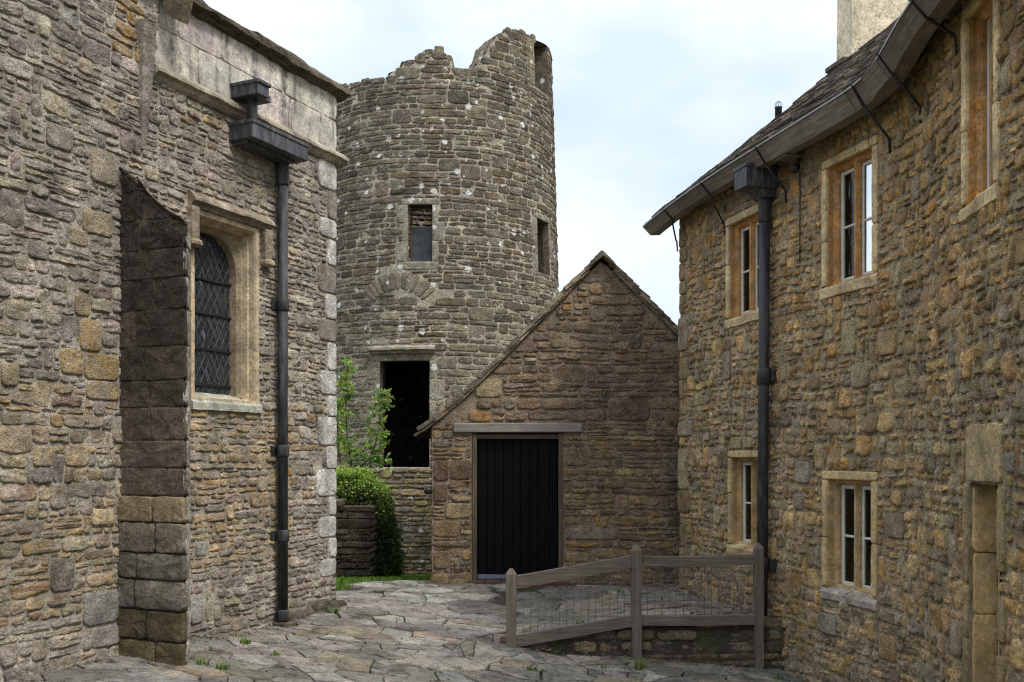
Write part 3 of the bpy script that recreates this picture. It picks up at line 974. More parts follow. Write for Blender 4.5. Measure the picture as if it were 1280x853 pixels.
    arch += [(bi, zb + (spring - zb) * t) for t in np.linspace(.8, 0, 5)]
    outer = []
    for (s, z) in arch:
        if z <= spring + 1e-6: outer.append((a0 if s < cx else b0, z))
        else:
            dx, dz = s - cx, z - spring
            k = min((b0 - cx) / max(abs(dx), 1e-6), (zt - spring) / max(dz, 1e-6))
            outer.append((cx + dx * k, spring + dz * k))
    arch = np.array(arch); outer = np.array(outer); m = len(arch)
    for (A_, da), (B_, db) in (((outer, -.12), (arch * .35 + outer * .65, -.123)), ((arch * .35 + outer * .65, -.123), (arch, -.17)), ((arch, -.17), (arch, -.30))):
        V = np.concatenate([WC.map(A_[:, 0], A_[:, 1], np.full(m, da)), WC.map(B_[:, 0], B_[:, 1], np.full(m, db))])
        k = np.arange(m - 1)
        w.add(V, [np.stack([k, k + 1, k + 1 + m, k + m], -1)], lin((148, 132, 106)), False)
    win_o = w.build('window', M['dressed'], root, recalc=False)
    sill = MB()
    extr(sill, WC, sl - .005, sr + .02, [(-.28, wz0 - .03), (.045, wz0 - .03), (.045, wz0 + .035), (.02, wz0 + .06), (-.25, wz0 + .15), (-.28, wz0 + .15)], lin((165, 165, 148)), 8, .004)
    sill.build('sill', M['ashlar'], win_o)
    gl, ld = MB(), MB()
    dw, dh, gd = .085, .15, -.25
    def tri_in(s, z):
        if z < zb - .02: return False
        if z <= spring: return abs(s - cx) < hw + .03
        return ((s - cx) / (hw + .03)) ** 2 + ((z - spring) / (hw * .98 + .03)) ** 2 < 1
    for i in range(-9, 10):
        for j in range(0, 40):
            s = cx + i * dw / 2; z = zb + j * dh / 2
            if (i + j) % 2 or not tri_in(s, z): continue
            t1, t2 = rng.randn(2) * .0035
            P = np.array([(s - dw / 2, z, gd + t1), (s, z - dh / 2, gd + t2), (s + dw / 2, z, gd - t1), (s, z + dh / 2, gd - t2)])
            gl.add(WC.map(P[:, 0], P[:, 1], P[:, 2]), [[[0, 1, 2, 3]]], (1, 1, 1))
            for a_, b_ in ((0, 1), (1, 2)):
                p0 = WC.map(P[a_:a_ + 1, 0], P[a_, 1], gd + .003)[0]; p1 = WC.map(P[b_:b_ + 1, 0], P[b_, 1], gd + .003)[0]
                obox(ld, p0, p1, .007, .007, .001)
    go = gl.build('leaded_pane', M['quarrel'], win_o, recalc=False)
    ld.build('lead_lattice', M['lead'], win_o)
    for t in (.08, .33, .58, .82):
        z = zb + (1.66 + .3 - zb) * t
        bars = MB()
        p0 = WC.map(np.array([ai - .01]), z, gd + .015)[0]; p1 = WC.map(np.array([bi + .01]), z, gd + .015)[0]
        obox(bars, p0, p1, .016, .024, .002)
        bars.build('saddle_bar', M['blackiron'], win_o)
    hd = MB()
    hp = [(-.01, 2.43), (.03, 2.425), (.10, 2.36), (.105, 2.335), (.06, 2.315), (.045, 2.285), (-.01, 2.28)]
    extr(hd, WC, sl - .03, sr + .15, hp, lin((130, 112, 88)), 12, .008)
    for e in (sl - .04, sr + .045):
        box(hd, (e, 1.97, -.01), (e + .10, 2.29, .075), .012, lin((140, 124, 100)), WC.fn)
        box(hd, (e - .015, 1.915, -.01), (e + .125, 1.985, .10), .02, lin((170, 150, 116)), WC.fn)
    hd.build('hood_mould', M['ashlar'], win_o)
    # buttress: big stones with raking top; algal stain and face shade in the dark colour
    A = np.array(WC.map(np.array([WC.px(150, 500)[0]]), 0, -.03)[0][:2]); B = np.array([-2.650, 8.08]); Cc = np.array([-2.715, 8.34])
    face = Plan([A, B]); side = Plan([B, Cc]); back = Plan([Cc, np.array(wl(8.9))])
    bt = MB()
    zt0, zt1 = 2.46, 1.86
    fz = lambda s: np.interp(s, [0, .06, face.len], [zt0, zt0 - .03, zt1]) + .07 * fbm(v3(np.asarray(s) * 13.0, np.asarray(s) * 0.0, 2.0), 23, 3)
    zc = [-2.2, -1.74, -1.52, -1.27, -1.02, -.80, -.55, -.33, -.10, .13, .40, .62, .90, 1.20, 1.46, 1.70, 1.95, 2.2, 2.5]
    rects = []
    for a, b in zip(zc[:-1], zc[1:]):
        c = face.len * rng.uniform(.25, .7)
        rects += [(0, c, a, b), (c, face.len + .005, a, b)] if rng.rand() < .75 else [(0, face.len + .005, a, b)]
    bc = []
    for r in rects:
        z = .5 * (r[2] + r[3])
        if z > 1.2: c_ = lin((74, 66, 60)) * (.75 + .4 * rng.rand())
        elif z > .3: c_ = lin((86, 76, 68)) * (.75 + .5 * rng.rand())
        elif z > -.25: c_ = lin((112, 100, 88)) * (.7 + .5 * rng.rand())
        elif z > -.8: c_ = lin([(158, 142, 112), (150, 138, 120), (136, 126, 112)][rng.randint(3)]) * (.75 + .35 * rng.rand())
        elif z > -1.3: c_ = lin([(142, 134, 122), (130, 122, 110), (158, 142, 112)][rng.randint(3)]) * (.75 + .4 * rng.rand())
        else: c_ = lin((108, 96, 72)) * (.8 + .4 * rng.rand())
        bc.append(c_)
    lowd = np.array([.0 if r[2] > -.4 else .03 for r in rects])
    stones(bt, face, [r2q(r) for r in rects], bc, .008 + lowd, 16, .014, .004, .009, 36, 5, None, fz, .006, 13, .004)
    backing(bt, face, 0, face.len, -2.3, 2.5, [], lin((100, 88, 76)), .12, fz)
    sz = [(0.0, side.len, a, min(b, zt1)) for a, b in zip(zc[:-1], zc[1:]) if a < zt1]
    stones(bt, side, [r2q(r) for r in sz], [lin((186, 180, 168)) * (.7 + .4 * rng.rand()) for _ in sz], .016, 6, .014, .005, .03, 20, 6, None, lambda s: 0 * s + zt1, .012)  # pale stones: light caught on the outer edge put into the colour
    backing(bt, side, 0, side.len, -2.3, zt1, [], lin((120, 108, 92)), .12)
    backing(bt, back, 0, back.len, -2.3, zt1, [], lin((120, 108, 92)), .2)
    # raking top
    ss = np.linspace(0, face.len, 9)
    f0 = face.map(ss, fz(ss) - .01, .012); sg = (Cc - B)
    g0 = f0.copy(); g0[:, :2] += sg * 1.1 + np.array([0, .35]) * (1 - ss / face.len)[:, None]
    g0[:, 2] += .03 * fbm(v3(ss * 9, 0 * ss, 0), 4, 2); f0[:, 2] += .01 * fbm(v3(ss * 14, 0 * ss, 5), 4, 2)
    k = np.arange(8)
    bt.add(np.concatenate([f0, g0]), [np.stack([k, k + 1, k + 10, k + 9], -1)], lin((140, 124, 96)), False)
    bt.build('buttress', M['algae_shade'], root, recalc=False)
    # rough footing at the corner
    ft = MB()
    s = sr + .25; fr_, fc = [], []
    fp = Plan([WC.map(np.array([0.]), 0, .05)[0][:2], WC.map(np.array([L + .08]), 0, .05)[0][:2]])
    while s < L - .02:
        wd = .16 + .2 * rng.rand(); p = WC.map(np.array([s]), 0, 0)[0]; g = float(h_main(p[0], p[1]))
        fr_.append((s, min(s + wd, L + .1), g - .08, g + .07 + .06 * rng.rand())); fc.append(lin((118, 108, 92)) * (.7 + .5 * rng.rand())); s += wd
    stones(ft, fp, [r2q(r) for r in fr_], fc, .05 + .05 * rng.rand(len(fr_)), 4, .02, .004, .02, 18, 8)
    ft.build('footing', M['dark'], root, recalc=False)
    # rainwater goods
    sp_ = WC.px(353.5, 480, .09)[0]
    zg = float(h_main(*WC.map(np.array([sp_]), 0, .09)[0][:2]))
    pm = MB()
    pc = lambda z, d=.09, ds=0.0: WC.map(np.array([sp_ + ds]), z, d)[0]
    tube(pm, [pc(zg + .03), pc(3.1)], .052, 18)
    for z in (.10 + zg, 1.55, .05 , -.82, 2.93):
        h = .06 if z < 2.9 else .15
        tube(pm, [pc(z - h), pc(z - h + .012), pc(z + h - .012), pc(z + h)], [.06, .066, .066, .06], 18)
        if h < .1 and z > -1.5: box(pm, (sp_ - .10, z - .05, .0), (sp_ + .10, z + .05, .03), .004, fn=WC.fn)
    pipe = pm.build('downpipe', M['iron'], root)
    hb = MB()
    s1 = WC.px(285, 170)[0]; s2 = s1 + .88
    zb_, zt_ = 3.04, 3.21
    box(hb, (s1, zb_, -.02), (s2, zt_, .30), .008, fn=WC.fn)
    box(hb, (s1 - .008, zt_ - .03, -.02), (s2 + .008, zt_ + .008, .31), .005, fn=WC.fn)
    box(hb, (s1 + .04, zb_ - .03, .0), (s2 - .08, zb_ + .01, .2), .008, fn=WC.fn)
    hb.build('hopper_box', M['lead'], pipe)
    sb = MB()
    su = WC.px(287, 120)[0]
    box(sb, (su + .0, 3.46, -.05), (su + .17, 3.575, .34), .006, fn=WC.fn)
    box(sb, (su - .012, 3.565, -.05), (su + .182, 3.60, .36), .005, fn=WC.fn)
    box(sb, (su + .17, 3.47, -.05), (su + .30, 3.54, .26), .006, fn=WC.fn)
    tube(sb, [WC.map(np.array([su + .13]), 3.2, .17)[0], WC.map(np.array([su + .13]), 3.48, .17)[0]], .05, 14)
    sb.build('water_spout', M['lead'], pipe)
    sh = MB(); box(sh, (sp_ - .11, zg - .02, .02), (sp_ + .11, zg + .035, .2), .012, lin((124, 112, 96)), fn=WC.fn)
    sh.build('drain_shoe', M['dark'], pipe)
build_chapel()

# ================================================================== ROUND TOWER
TW = Tower(-95.0, 22.0)
def build_tower():
    rng = np.random.RandomState(77)
    root = empty('ruined_tower', (TW.C[0], TW.C[1], -2.5), 'ruined round castle tower of grey brown stone with broken roofless top', 'tower')
    T = TW.px
    prof = [(424, 104), (484, 98), (486, 86), (498, 84), (500, 73), (519, 71), (521, 64), (529, 63), (531, 58), (553, 58), (556, 66), (566, 68), (568, 87), (586, 89), (590, 84), (592, 76), (601, 74), (604, 62), (612, 58), (615, 43), (627, 40), (632, 33), (648, 34), (655, 40), (667, 46)]
    tp = sorted(T(x, y) for x, y in prof)
    sA = T(668, 80)[0]; zA = tp[-1][1]
    sB = TW.R0 * math.radians(69); zfin = T(684, 55)[1]
    tp = [(-TW.len / 2, 7.5), (-2.2 * TW.R0, 7.4), (-2.0 * TW.R0, 7.6)] + [tp[0]] + tp[1:] + [(sA, zA), (sB, zfin + .02), (sB + .4, zfin), (sB + .9, zfin - .1), (sB + .95, 7.2), (2.2 * TW.R0, 7.4), (TW.len / 2, 7.5)]
    ts = np.array([a for a, _ in tp]); tz = np.array([b for _, b in tp])
    ztop = lambda s: np.interp(s, ts, tz)
    ztop_b = lambda s: np.interp(s, ts, tz) - .06
    def hole(x0, x1, y0, y1):
        a, zt = T(x0, y0); b, _ = T(x1, y0); zb = T(.5 * (x0 + x1), y1)[1]
        return (a, b, zb, zt)
    h1 = hole(510, 540.5, 256, 327); h2 = hole(671, 685, 273, 342); hd = hole(475, 537, 452, 585)
    slot = (sA, sB, T(674, 112)[1], 12.0)
    bigh = [h1, h2, hd, slot]
    dress, dcol = [], []
    def frame(h, wd, lint, sill, c, step=.34):
        a, b, zb, zt = h
        if lint: dress.append((a - wd * 1.0, b + wd * 1.2, zt, zt + lint))
        if sill: dress.append((a - wd * .8, b + wd * .8, zb - sill, zb))
        z = zb; k = 0
        while z < zt - .02:
            e = min(z + step * (.8 + .4 * rng.rand()), zt)
            if zt - e < .12: e = zt
            k += 1
            dress.append((a - wd * (1.9 if k % 2 else .9), a, z, e)); dress.append((b, b + wd * (.9 if k % 2 else 2.0), z, e)); z = e
        while len(dcol) < len(dress): dcol.append(lin(c) * (.85 + .25 * rng.rand()))
    frame(h1, .12, .12, .17, (168, 160, 142)); frame(h2, .10, .12, .0, (164, 156, 138)); 
    frame(hd, .14, 0, 0, (166, 158, 138), .5)
    dress.append((hd[0] - .22, hd[1] + .1, hd[3], hd[3] + .17)); dcol.append(lin((160, 152, 132)))
    jam = (slot[0] - .16, slot[0], slot[2], zA - .1)
    for z in np.arange(slot[2], zA - .2, .32):
        dress.append((sA - .17 - .1 * (rng.rand() < .5), sA, z, z + .32)); dcol.append(lin((150, 134, 110)))
    # relieving arches
    arches = []
    def arch(x, y, r0, r1, a0, a1, n):
        s, z = T(x, y); Q = []
        for k in range(n):
            t0, t1 = a0 + (a1 - a0) * k / n, a0 + (a1 - a0) * (k + 1) / n
            P = lambda r, t: (s + r * math.cos(math.radians(t)), z + r * math.sin(math.radians(t)))
            Q.append([P(r0, t1), P(r0, t0), P(r1, t0), P(r1, t1)])
        arches.append((s, z, r0, r1, a0, a1)); return Q
    AQ = arch(497, 402, .62, .98, 38, 142, 13) + arch(700, 420, .66, 1.0, 70, 150, 9)
    s0 = -1.75 * TW.R0; s1 = 1.9 * TW.R0
    R = layout(s0, s1, -2.5, 9.2, (.085, .17), (.18, .5), rng, .06, .08, 1.0)
    R = subtract(R, bigh + dress)
    keep = []
    for r in R:
        cs, cz = .5 * (r[0] + r[1]), .5 * (r[2] + r[3])
        if cz > ztop(cs) - .02 or min(ztop(r[0] + .03), ztop(r[1] - .03)) < r[2] + .02: continue
        bad = False
        for (s, z, r0, r1, a0, a1) in arches:
            q = math.hypot(cs - s, cz - z); an = math.degrees(math.atan2(cz - z, cs - s))
            if r0 - .06 < q < r1 + .06 and a0 - 4 < an < a1 + 4: bad = True
        if not bad: keep.append(r)
    R = keep
    A = np.array(R); n = len(R); cz = A[:, 2:].mean(1); cs = A[:, :2].mean(1)
    c1 = pick([(132, 118, 98), (118, 104, 86), (146, 132, 110), (104, 92, 78), (138, 128, 112), (126, 108, 84)], n, rng, .13)
    c2 = pick([(168, 150, 112), (156, 132, 92), (150, 138, 116), (176, 150, 100)], n, rng, .13)
    c3 = pick([(158, 146, 124), (146, 136, 116), (164, 150, 124)], n, rng, .1)
    lowm = (cz < -.28 + .1 * rng.randn(n)); mid = (cz < 2.6 + .5 * rng.randn(n)) & (rng.rand(n) < .65)
    c = np.where(mid[:, None], c3 * .95, c1 * .80); c = np.where(lowm[:, None], c2, c)
    mb = MB()
    holes = bigh + dress
    warp = make_warp(holes, .03, 91, .9)
    up = cz > -.28
    stones(mb, TW, [r2q(r) for r in A[up]], c[up], .008 + .012 * rng.rand(up.sum()), 5 + 4 * rng.rand(up.sum()), .014, .011, .018, 20, 4, warp, None, .010, 11)
    R3 = subtract(layout(T(400, 650)[0], T(600, 650)[0], -2.5, hd[2] - .02, (.07, .15), (.14, .42), rng, .08, .1), dress)
    A3 = np.array(R3)
    stones(mb, TW, [r2q(r) for r in R3], pick([(172, 152, 112), (160, 136, 96), (152, 140, 116), (180, 154, 104), (140, 130, 112)], len(R3), rng, .14), .02 + .03 * rng.rand(len(R3)), 4 + 2 * rng.rand(len(R3)), .015, .008, .018, 18, 14, None, None, .018, 14)
    stones(mb, TW, [r2q(r) for r in dress], dcol, .012, 12, .005, .008, .006, 24, 5, None, None, .006, 7, .002)
    stones(mb, TW, AQ, pick([(146, 134, 112), (156, 146, 124), (132, 120, 100)], len(AQ), rng), .02, 6, .006, .012, .008, 18, 6, None, None, .012)
    # core of the wall: outer skin, inner skin, top
    mort = lin((190, 180, 158))
    th = .75
    backing(mb, TW, -TW.len / 2, TW.len / 2, -2.6, 9.4, bigh, mort, .11, ztop_b, th, lin((120, 106, 88)), .008, 0.001, (), 5, {0: .28, 1: .28, 2: .34})
    bigi = [(h_[0] - e_, h_[1] + e_, h_[2], h_[3] + .12 * (e_ > 0)) for h_, e_ in zip(bigh, (.28, .28, .34, 0.0))]
    backing(mb, TW, -TW.len / 2, TW.len / 2, -2.6, 9.4, bigi, lin((110, 98, 82)), .2, ztop_b, .02, None, .02, -th, (0, 1, 2, 3))
    ss = np.arange(-TW.len / 2, TW.len / 2 + .01, .07)
    ss = ss[~((ss > sA + .01) & (ss < sB - .01))]
    G = np.stack([TW.map(ss, ztop_b(ss) - .012 + (.05 * fbm(v3(ss * 3, ss * 0, k), 3, 3) if 0 < k < 4 else 0), np.full(len(ss), -th * k / 4)) for k in range(5)], 1).reshape(-1, 3)
    k = np.array([i for i in range(len(ss) - 1) if ss[i + 1] - ss[i] < .1])
    qq = np.concatenate([np.stack([k * 5 + m, (k + 1) * 5 + m, (k + 1) * 5 + m + 1, k * 5 + m + 1], -1) for m in range(4)])
    mb.add(G, [qq], lin((120, 108, 88)), True)
    # loose stones along the broken top, through the thickness
    LQ, LC = [], []
    for s in np.arange(-1.2 * TW.R0, sA - .1, .2):
        zt = float(min(ztop(s), ztop(s + .18)))
        LQ.append(r2q((s, s + .16 + .06 * rng.rand(), zt - .13, zt + .03 * rng.randn() - .01)));
    stones(mb, TW, LQ, pick([(128, 114, 94), (140, 128, 108)], len(LQ), rng), .01, 5, .012, .004, .016, 16, 17, None, None, .014)
    # rubble of the inner face seen through the openings
    class Inner:
        def map(self, s, z, d): return TW.map(-np.asarray(s), z, -th - d)
    RI = layout(-TW.len / 2, -TW.len / 2 + 3.4, -2.3, 7.3, (.1, .2), (.2, .5), rng) + layout(TW.len / 2 - 3.4, TW.len / 2, -2.3, 7.3, (.1, .2), (.2, .5), rng)
    stones(mb, Inner(), [r2q(r) for r in RI], pick([(118, 104, 84), (104, 92, 76), (130, 114, 88)], len(RI), rng), .03, 5, .015, .01, .014, 12, 8)
    mb.build('wall', M['tower'], root, recalc=False)
    # grey boarding that blocks the lower part of the window
    b = MB(); a_, b_, c_, d_ = h1
    box(b, (a_ + .003, c_ + .003, -.32), (b_ - .003, c_ + (d_ - c_) * .66, -.28), .004, fn=TW.fn)
    b.build('window_board', M['board'], root)
    f = MB(); box(f, (a_ + .003, c_ + .01, -.27), (a_ + .03, d_ - .002, -.22), .003, fn=TW.fn); box(f, (b_ - .03, c_ + .01, -.27), (b_ - .003, d_ - .002, -.22), .003, fn=TW.fn); box(f, (a_ + .03, d_ - .04, -.27), (b_ - .03, d_ - .002, -.22), .003, fn=TW.fn)
    f.build('window_frame', M['brownwood'], root)
    dm = MB()
    a_, b_, c_, d_ = hd
    z = d_ + .17
    extr(dm, TW, a_ - .2, b_ + .1, [(-.02, z + .14), (.05, z + .13), (.14, z + .08), (.145, z + .04), (.09, z + .02), (.07, z - .02), (.03, z - .04), (-.02, z - .04)], lin((140, 130, 108)), 12, .008)
    dm.build('doorway_hood', M['ashlar'], root)
    ds = MB(); box(ds, (a_ - .05, c_ - .06, -.7), (b_ + .05, c_ + .006, .05), .012, lin((170, 160, 136)), TW.fn)
    ds.build('doorway_sill', M['ashlar'], root)
    # dark timber floor inside
    fl = MB()
    ph = np.linspace(0, 2 * np.pi, 41)[:-1]
    rr = 1.98
    for z in (2.62,):
        V = np.stack([TW.C[0] + rr * np.cos(ph), TW.C[1] + rr * np.sin(ph), 0 * ph + z], -1)
        V2 = V.copy(); V2[:, 2] -= .12
        k = np.arange(40)
        fl.add(np.concatenate([V, V2]), [np.arange(40)[None], np.arange(40, 80)[None, ::-1], np.stack([k, (k + 1) % 40, (k + 1) % 40 + 40, k + 40], -1)], (1, 1, 1))
    fl.build('timber_floor', M['brownwood'], root)
build_tower()

# ================================================================== GABLED OUTBUILDING
SY = 13.0
WS = Plan([(-1.045, SY), (3.45, SY)])
def build_shed():
    rng = np.random.RandomState(5)
    root = empty('stone_outbuilding', (1.1, SY, -1.65), 'small brown stone outbuilding with steep slate gable and black plank door', 'outbuilding')
    k = F / SY
    X2s = lambda X: X + 1.045
    ax, az = (752 - CX) / k, (HZ - 320) / k
    edge = [(522, 541), (540, 527), (560, 511), (588, 486), (641, 432), (700, 372), (752, 320)]
    e = [((x - CX) / k, (HZ - y) / k) for x, y in edge]
    off = np.array([(ax - x, az - z) for x, z in e])[::-1]     # horizontal distance from ridge, drop
    roofz = lambda X: az - np.interp(np.abs(np.asarray(X) - ax), off[:, 0], off[:, 1])
    zc = lambda s: roofz(s - 1.045) - .045
    dx0, dx1 = (597 - CX) / k, (697 - CX) / k
    dz0, dz1 = (HZ - 727) / k, (HZ - 546) / k
    fw = .075
    door = (X2s(dx0 - fw), X2s(dx1 + fw), -2.0, dz1 + .05)
    lz0, lz1 = (HZ - 541) / k, (HZ - 529) / k
    lint = (X2s((567 - CX) / k), X2s((727 - CX) / k), lz0, lz1)
    dress, dcol = [], []
    def add(x0, x1, y0, y1, c):
        dress.append((X2s((x0 - CX) / k), X2s((x1 - CX) / k), (HZ - y1) / k, (HZ - y0) / k)); dcol.append(lin(c))
    for b in ((594, 628, 473, 497, (196, 176, 134)), (637, 653, 448, 455, (176, 160, 136)), (655, 671, 447, 453, (186, 172, 144)), (702, 716, 380, 389, (196, 146, 76)), (717, 729, 379, 388, (176, 158, 128)), (803, 834, 412, 419, (158, 136, 108)), (721, 735, 364, 372, (176, 144, 92)),
              (541, 552, 538, 548, (190, 168, 128)), (553, 568, 538, 548, (158, 140, 118)), (541, 561, 549, 560, (140, 124, 108)), (556, 589, 628, 649, (182, 160, 120)), (577, 589, 687, 701, (190, 156, 104)), (706, 735, 559, 583, (140, 118, 92)), (737, 770, 562, 574, (150, 128, 94)),
              (706, 735, 690, 703, (176, 152, 112)), (706, 773, 660, 676, (150, 136, 116)), (706, 733, 625, 634, (160, 136, 100)), (541, 560, 604, 628, (120, 94, 74)), (541, 562, 575, 602, (108, 82, 64)), (563, 589, 574, 600, (112, 86, 64)), (541, 575, 650, 672, (150, 122, 84)), (541, 562, 688, 712, (134, 110, 78))):
        add(*b)
    holes = [door, lint] + dress
    R = subtract(layout(0.0, WS.len, -1.95, 2.6, (.05, .16), (.10, .42), rng, .10, .12), holes)
    R = [r for r in R if r[2] + .03 < float(min(zc(r[0] + .02), zc(r[1] - .02)))]
    A = np.array(R); n = len(R); cs = A[:, :2].mean(1) - 1.045; cz = A[:, 2:].mean(1)
    c1 = pick([(142, 120, 94), (130, 111, 92), (154, 128, 96), (124, 109, 94), (148, 126, 100), (136, 119, 102)], n, rng, .14)
    c2 = pick([(170, 142, 100), (158, 132, 96), (180, 154, 114), (146, 122, 92)], n, rng, .14)
    m = (cz < .35 + .1 * rng.randn(n)) & (cs < 1.75 + .25 * rng.randn(n)) & (rng.rand(n) < .8)
    c = np.where(m[:, None], c2, c1)
    och = rng.rand(n) < .03; c[och] = lin((186, 144, 86))
    wet = (cs > 2.0 + .2 * rng.randn(n)) & (cz < .2); c[wet] *= .7
    mb = MB()
    stones(mb, WS, [r2q(r) for r in R], c, .008 + .014 * rng.rand(n), 3.2 + 3 * rng.rand(n), .014, .008, .020, 20, 6, make_warp(holes, .03, 12), zc, .015, 15)
    stones(mb, WS, [r2q(r) for r in dress], dcol, .016, 7, .006, .007, .008, 22, 7, None, zc, .01, 9, .003)
    mort = lin((160, 142, 120))
    backing(mb, WS, 0, WS.len, -2.0, 2.62, [door], mort, .1, zc, .3, lin((100, 80, 60)))
    # side wall and back
    sl_ = Plan([(-1.045, SY + 5.0), (-1.045, SY)])
    # outward normal of a wall running towards the camera faces left
    backing(mb, sl_, 0, 5.0, -2.6, .42, [], mort, .2)
    RS = layout(0, 5.0, -2.5, .4, (.06, .14), (.12, .4), rng)
    stones(mb, sl_, [r2q(r) for r in RS], pick([(150, 122, 84), (130, 104, 74)], len(RS), rng), .018, 5, .01, .008, .012, 12, 9)
    bk = Plan([(3.45, SY + 5), (-1.045, SY + 5)]); 
    backing(mb, bk, 0, 4.495, -2.6, 2.6, [], mort, .3, lambda s: roofz(3.45 - s) - .1)
    rs_ = Plan([(3.45, SY), (3.45, SY + 5)]); backing(mb, rs_, 0, 5, -2.6, .42, [], mort, .4)
    mb.build('wall', M['shed'], root, recalc=False)
    # stone slate roof
    rf = MB()
    def slate_side(sign):
        dist = np.linspace(0, off[-1, 0] + .03, 200); drop = np.interp(dist, off[:, 0], off[:, 1])
        arc = np.concatenate([[0], np.cumsum(np.hypot(np.diff(dist), np.diff(drop)))])
        total = arc[-1]; r = .10
        pos = lambda a: (np.interp(a, arc, dist), np.interp(a, arc, drop))
        while r < total + .02:
            y = SY - .085 + .035 * rng.rand()
            while y < SY + 5.05:
                w = .2 + .25 * rng.rand(); th = .038 + .026 * rng.rand()
                b0 = min(r + .012 * rng.randn(), total + .02); t0 = max(b0 - .30, .0)
                (xb, zb), (xt, zt) = pos(b0), pos(t0)
                sl = (zb - zt) / max(xb - xt, 1e-3)
                p1 = np.array([ax + sign * (xb + .0), 0, az - zb + .012 + th * .5 + .004 * rng.randn()])
                p0 = np.array([ax + sign * xt, 0, az - zt + .0])
                d = p1 - p0; Ls = np.linalg.norm(d); d /= Ls
                up_ = np.array([-d[2] * sign, 0, d[0] * sign]); up_ = up_ if up_[2] > 0 else -up_
                yy0, yy1 = y + .003, min(y + w - .004, SY + 5.1)
                col = pick([(140, 126, 106), (120, 108, 92), (154, 138, 114), (110, 98, 86)], 1, rng, .14)[0]
                box(rf, (0, yy0, -th / 2), (Ls, yy1, th / 2), .006, col,
                    fn=lambda V: p0 + V[:, :1] * d + V[:, 2:3] * up_ + np.stack([0 * V[:, 1], V[:, 1], .004 * vnoise(np.stack([V[:, 0] * 9, V[:, 1] * 9, V[:, 2]], -1), 3)], -1))
                y += w
            r += .105 + .02 * rng.rand()
    slate_side(-1); slate_side(1)
    for sign in (-1, 1):
        r = .16
        dist = off[:, 0]; drop = off[:, 1]
        while r < dist[-1]:
            w = .22 + .14 * rng.rand(); th = .03 + .025 * rng.rand(); x1 = min(r + w, dist[-1] + .02); y0 = SY - .065 + .03 * rng.rand()
            pa = np.array([ax + sign * r, 0, az - np.interp(r, dist, drop) - .035]); pb_ = np.array([ax + sign * x1, 0, az - np.interp(x1, dist, drop) - .028])
            d = pb_ - pa; Ls = np.linalg.norm(d); d /= Ls
            up_ = np.array([-d[2] * sign, 0, d[0] * sign]); up_ = up_ if up_[2] > 0 else -up_
            box(rf, (0, y0, -th / 2), (Ls + .03, SY + .25, th / 2), .007, pick([(150, 134, 112), (122, 108, 94), (164, 148, 124)], 1, rng, .16)[0],
                fn=lambda V: pa + V[:, :1] * d + V[:, 2:3] * up_ + np.stack([0 * V[:, 1], V[:, 1], .005 * vnoise(np.stack([V[:, 0] * 9 + r, V[:, 1] * 9, V[:, 2]], -1), 3)], -1))
            r += w * .8
    # boarding beneath the slates
    for sg in (-1, 1):
        xs = ax + sg * off[:, 0]; zs = az - off[:, 1] - .05
        for dz in (0,):
            a = np.stack([xs, np.full(len(xs), SY + .04), zs], -1); b_ = np.stack([xs, np.full(len(xs), SY + 5.0), zs], -1)
            k2 = np.arange(len(xs) - 1)
            rf.add(np.concatenate([a, b_]), [np.stack([k2, k2 + 1, k2 + 1 + len(xs), k2 + len(xs)], -1)], lin((60, 52, 44)))
    ro = rf.build('roof', M['slate'], root, recalc=False)
    rd = MB(); y = SY - .12
    while y < SY + 5:
        w = .38 + .1 * rng.rand(); z0 = az + .012 * rng.randn()
        P = np.array([(-.17, -.15), (-.16, -.10), (-.02, .045), (.02, .045), (.16, -.10), (.17, -.15), (.0, -.02)])
        V = []
        for yy in (y, y + w * .5, y + w - .006):
            for (dx, dz) in P: V.append((ax + dx + .006 * rng.randn(), yy, z0 + dz + .006 * rng.randn()))
        m = len(P); q = [[i * m + c, i * m + (c + 1) % m, (i + 1) * m + (c + 1) % m, (i + 1) * m + c] for i in range(2) for c in range(m)]
        rd.add(V, [np.array(q), np.arange(m)[None], (np.arange(m) + 2 * m)[None]], lin((112, 100, 84)) * (.8 + .3 * rng.rand()))
        y += w
    rd.build('ridge_stones', M['slate'], ro)
    # lintel, frame, door, step
    lt = MB(); box(lt, (lint[0], lz0 + .004, -.1), (lint[1], lz1 - .004, .045), .008, fn=WS.fn)
    lt.build('lintel', M['lintel'], root)
    fr = MB()
    box(fr, (door[0] + .004, -1.70, -.14), (door[0] + fw - .01, dz1 + .04, .012), .006, fn=WS.fn)
    box(fr, (door[1] - fw + .01, -1.70, -.14), (door[1] - .004, dz1 + .04, .012), .006, fn=WS.fn)
    box(fr, (door[0] + fw - .01, dz1 - .03, -.14), (door[1] - fw + .01, dz1 + .035, -.02), .006, fn=WS.fn)
    fr.build('door_frame', M['brownwood'], root)
    dr = MB()
    a, b = door[0] + fw, door[1] - fw
    np_ = 9; ed = np.linspace(a, b, np_ + 1) + np.concatenate([[0], .012 * rng.randn(np_ - 1), [0]])
    for i in range(np_):
        t = .004 * rng.rand()
        box(dr, (ed[i] + .0015, dz0 + .06, -.12), (ed[i + 1] - .0015, dz1 - .03, -.085 + t), .005, fn=WS.fn)
    do = dr.build('door', M['blackdoor'], root)
    wb = MB(); extr(wb, WS, a, b, [(-.12, dz0 + .01), (-.05, dz0 + .01), (-.05, dz0 + .035), (-.085, dz0 + .085), (-.12, dz0 + .085)], (1, 1, 1), 2)
    wb.build('weather_board', mat_plain('blue grey painted board', (.045, .052, .068), .5, .4, .3, 10), do)
    st = MB()
    x = door[0] - .05
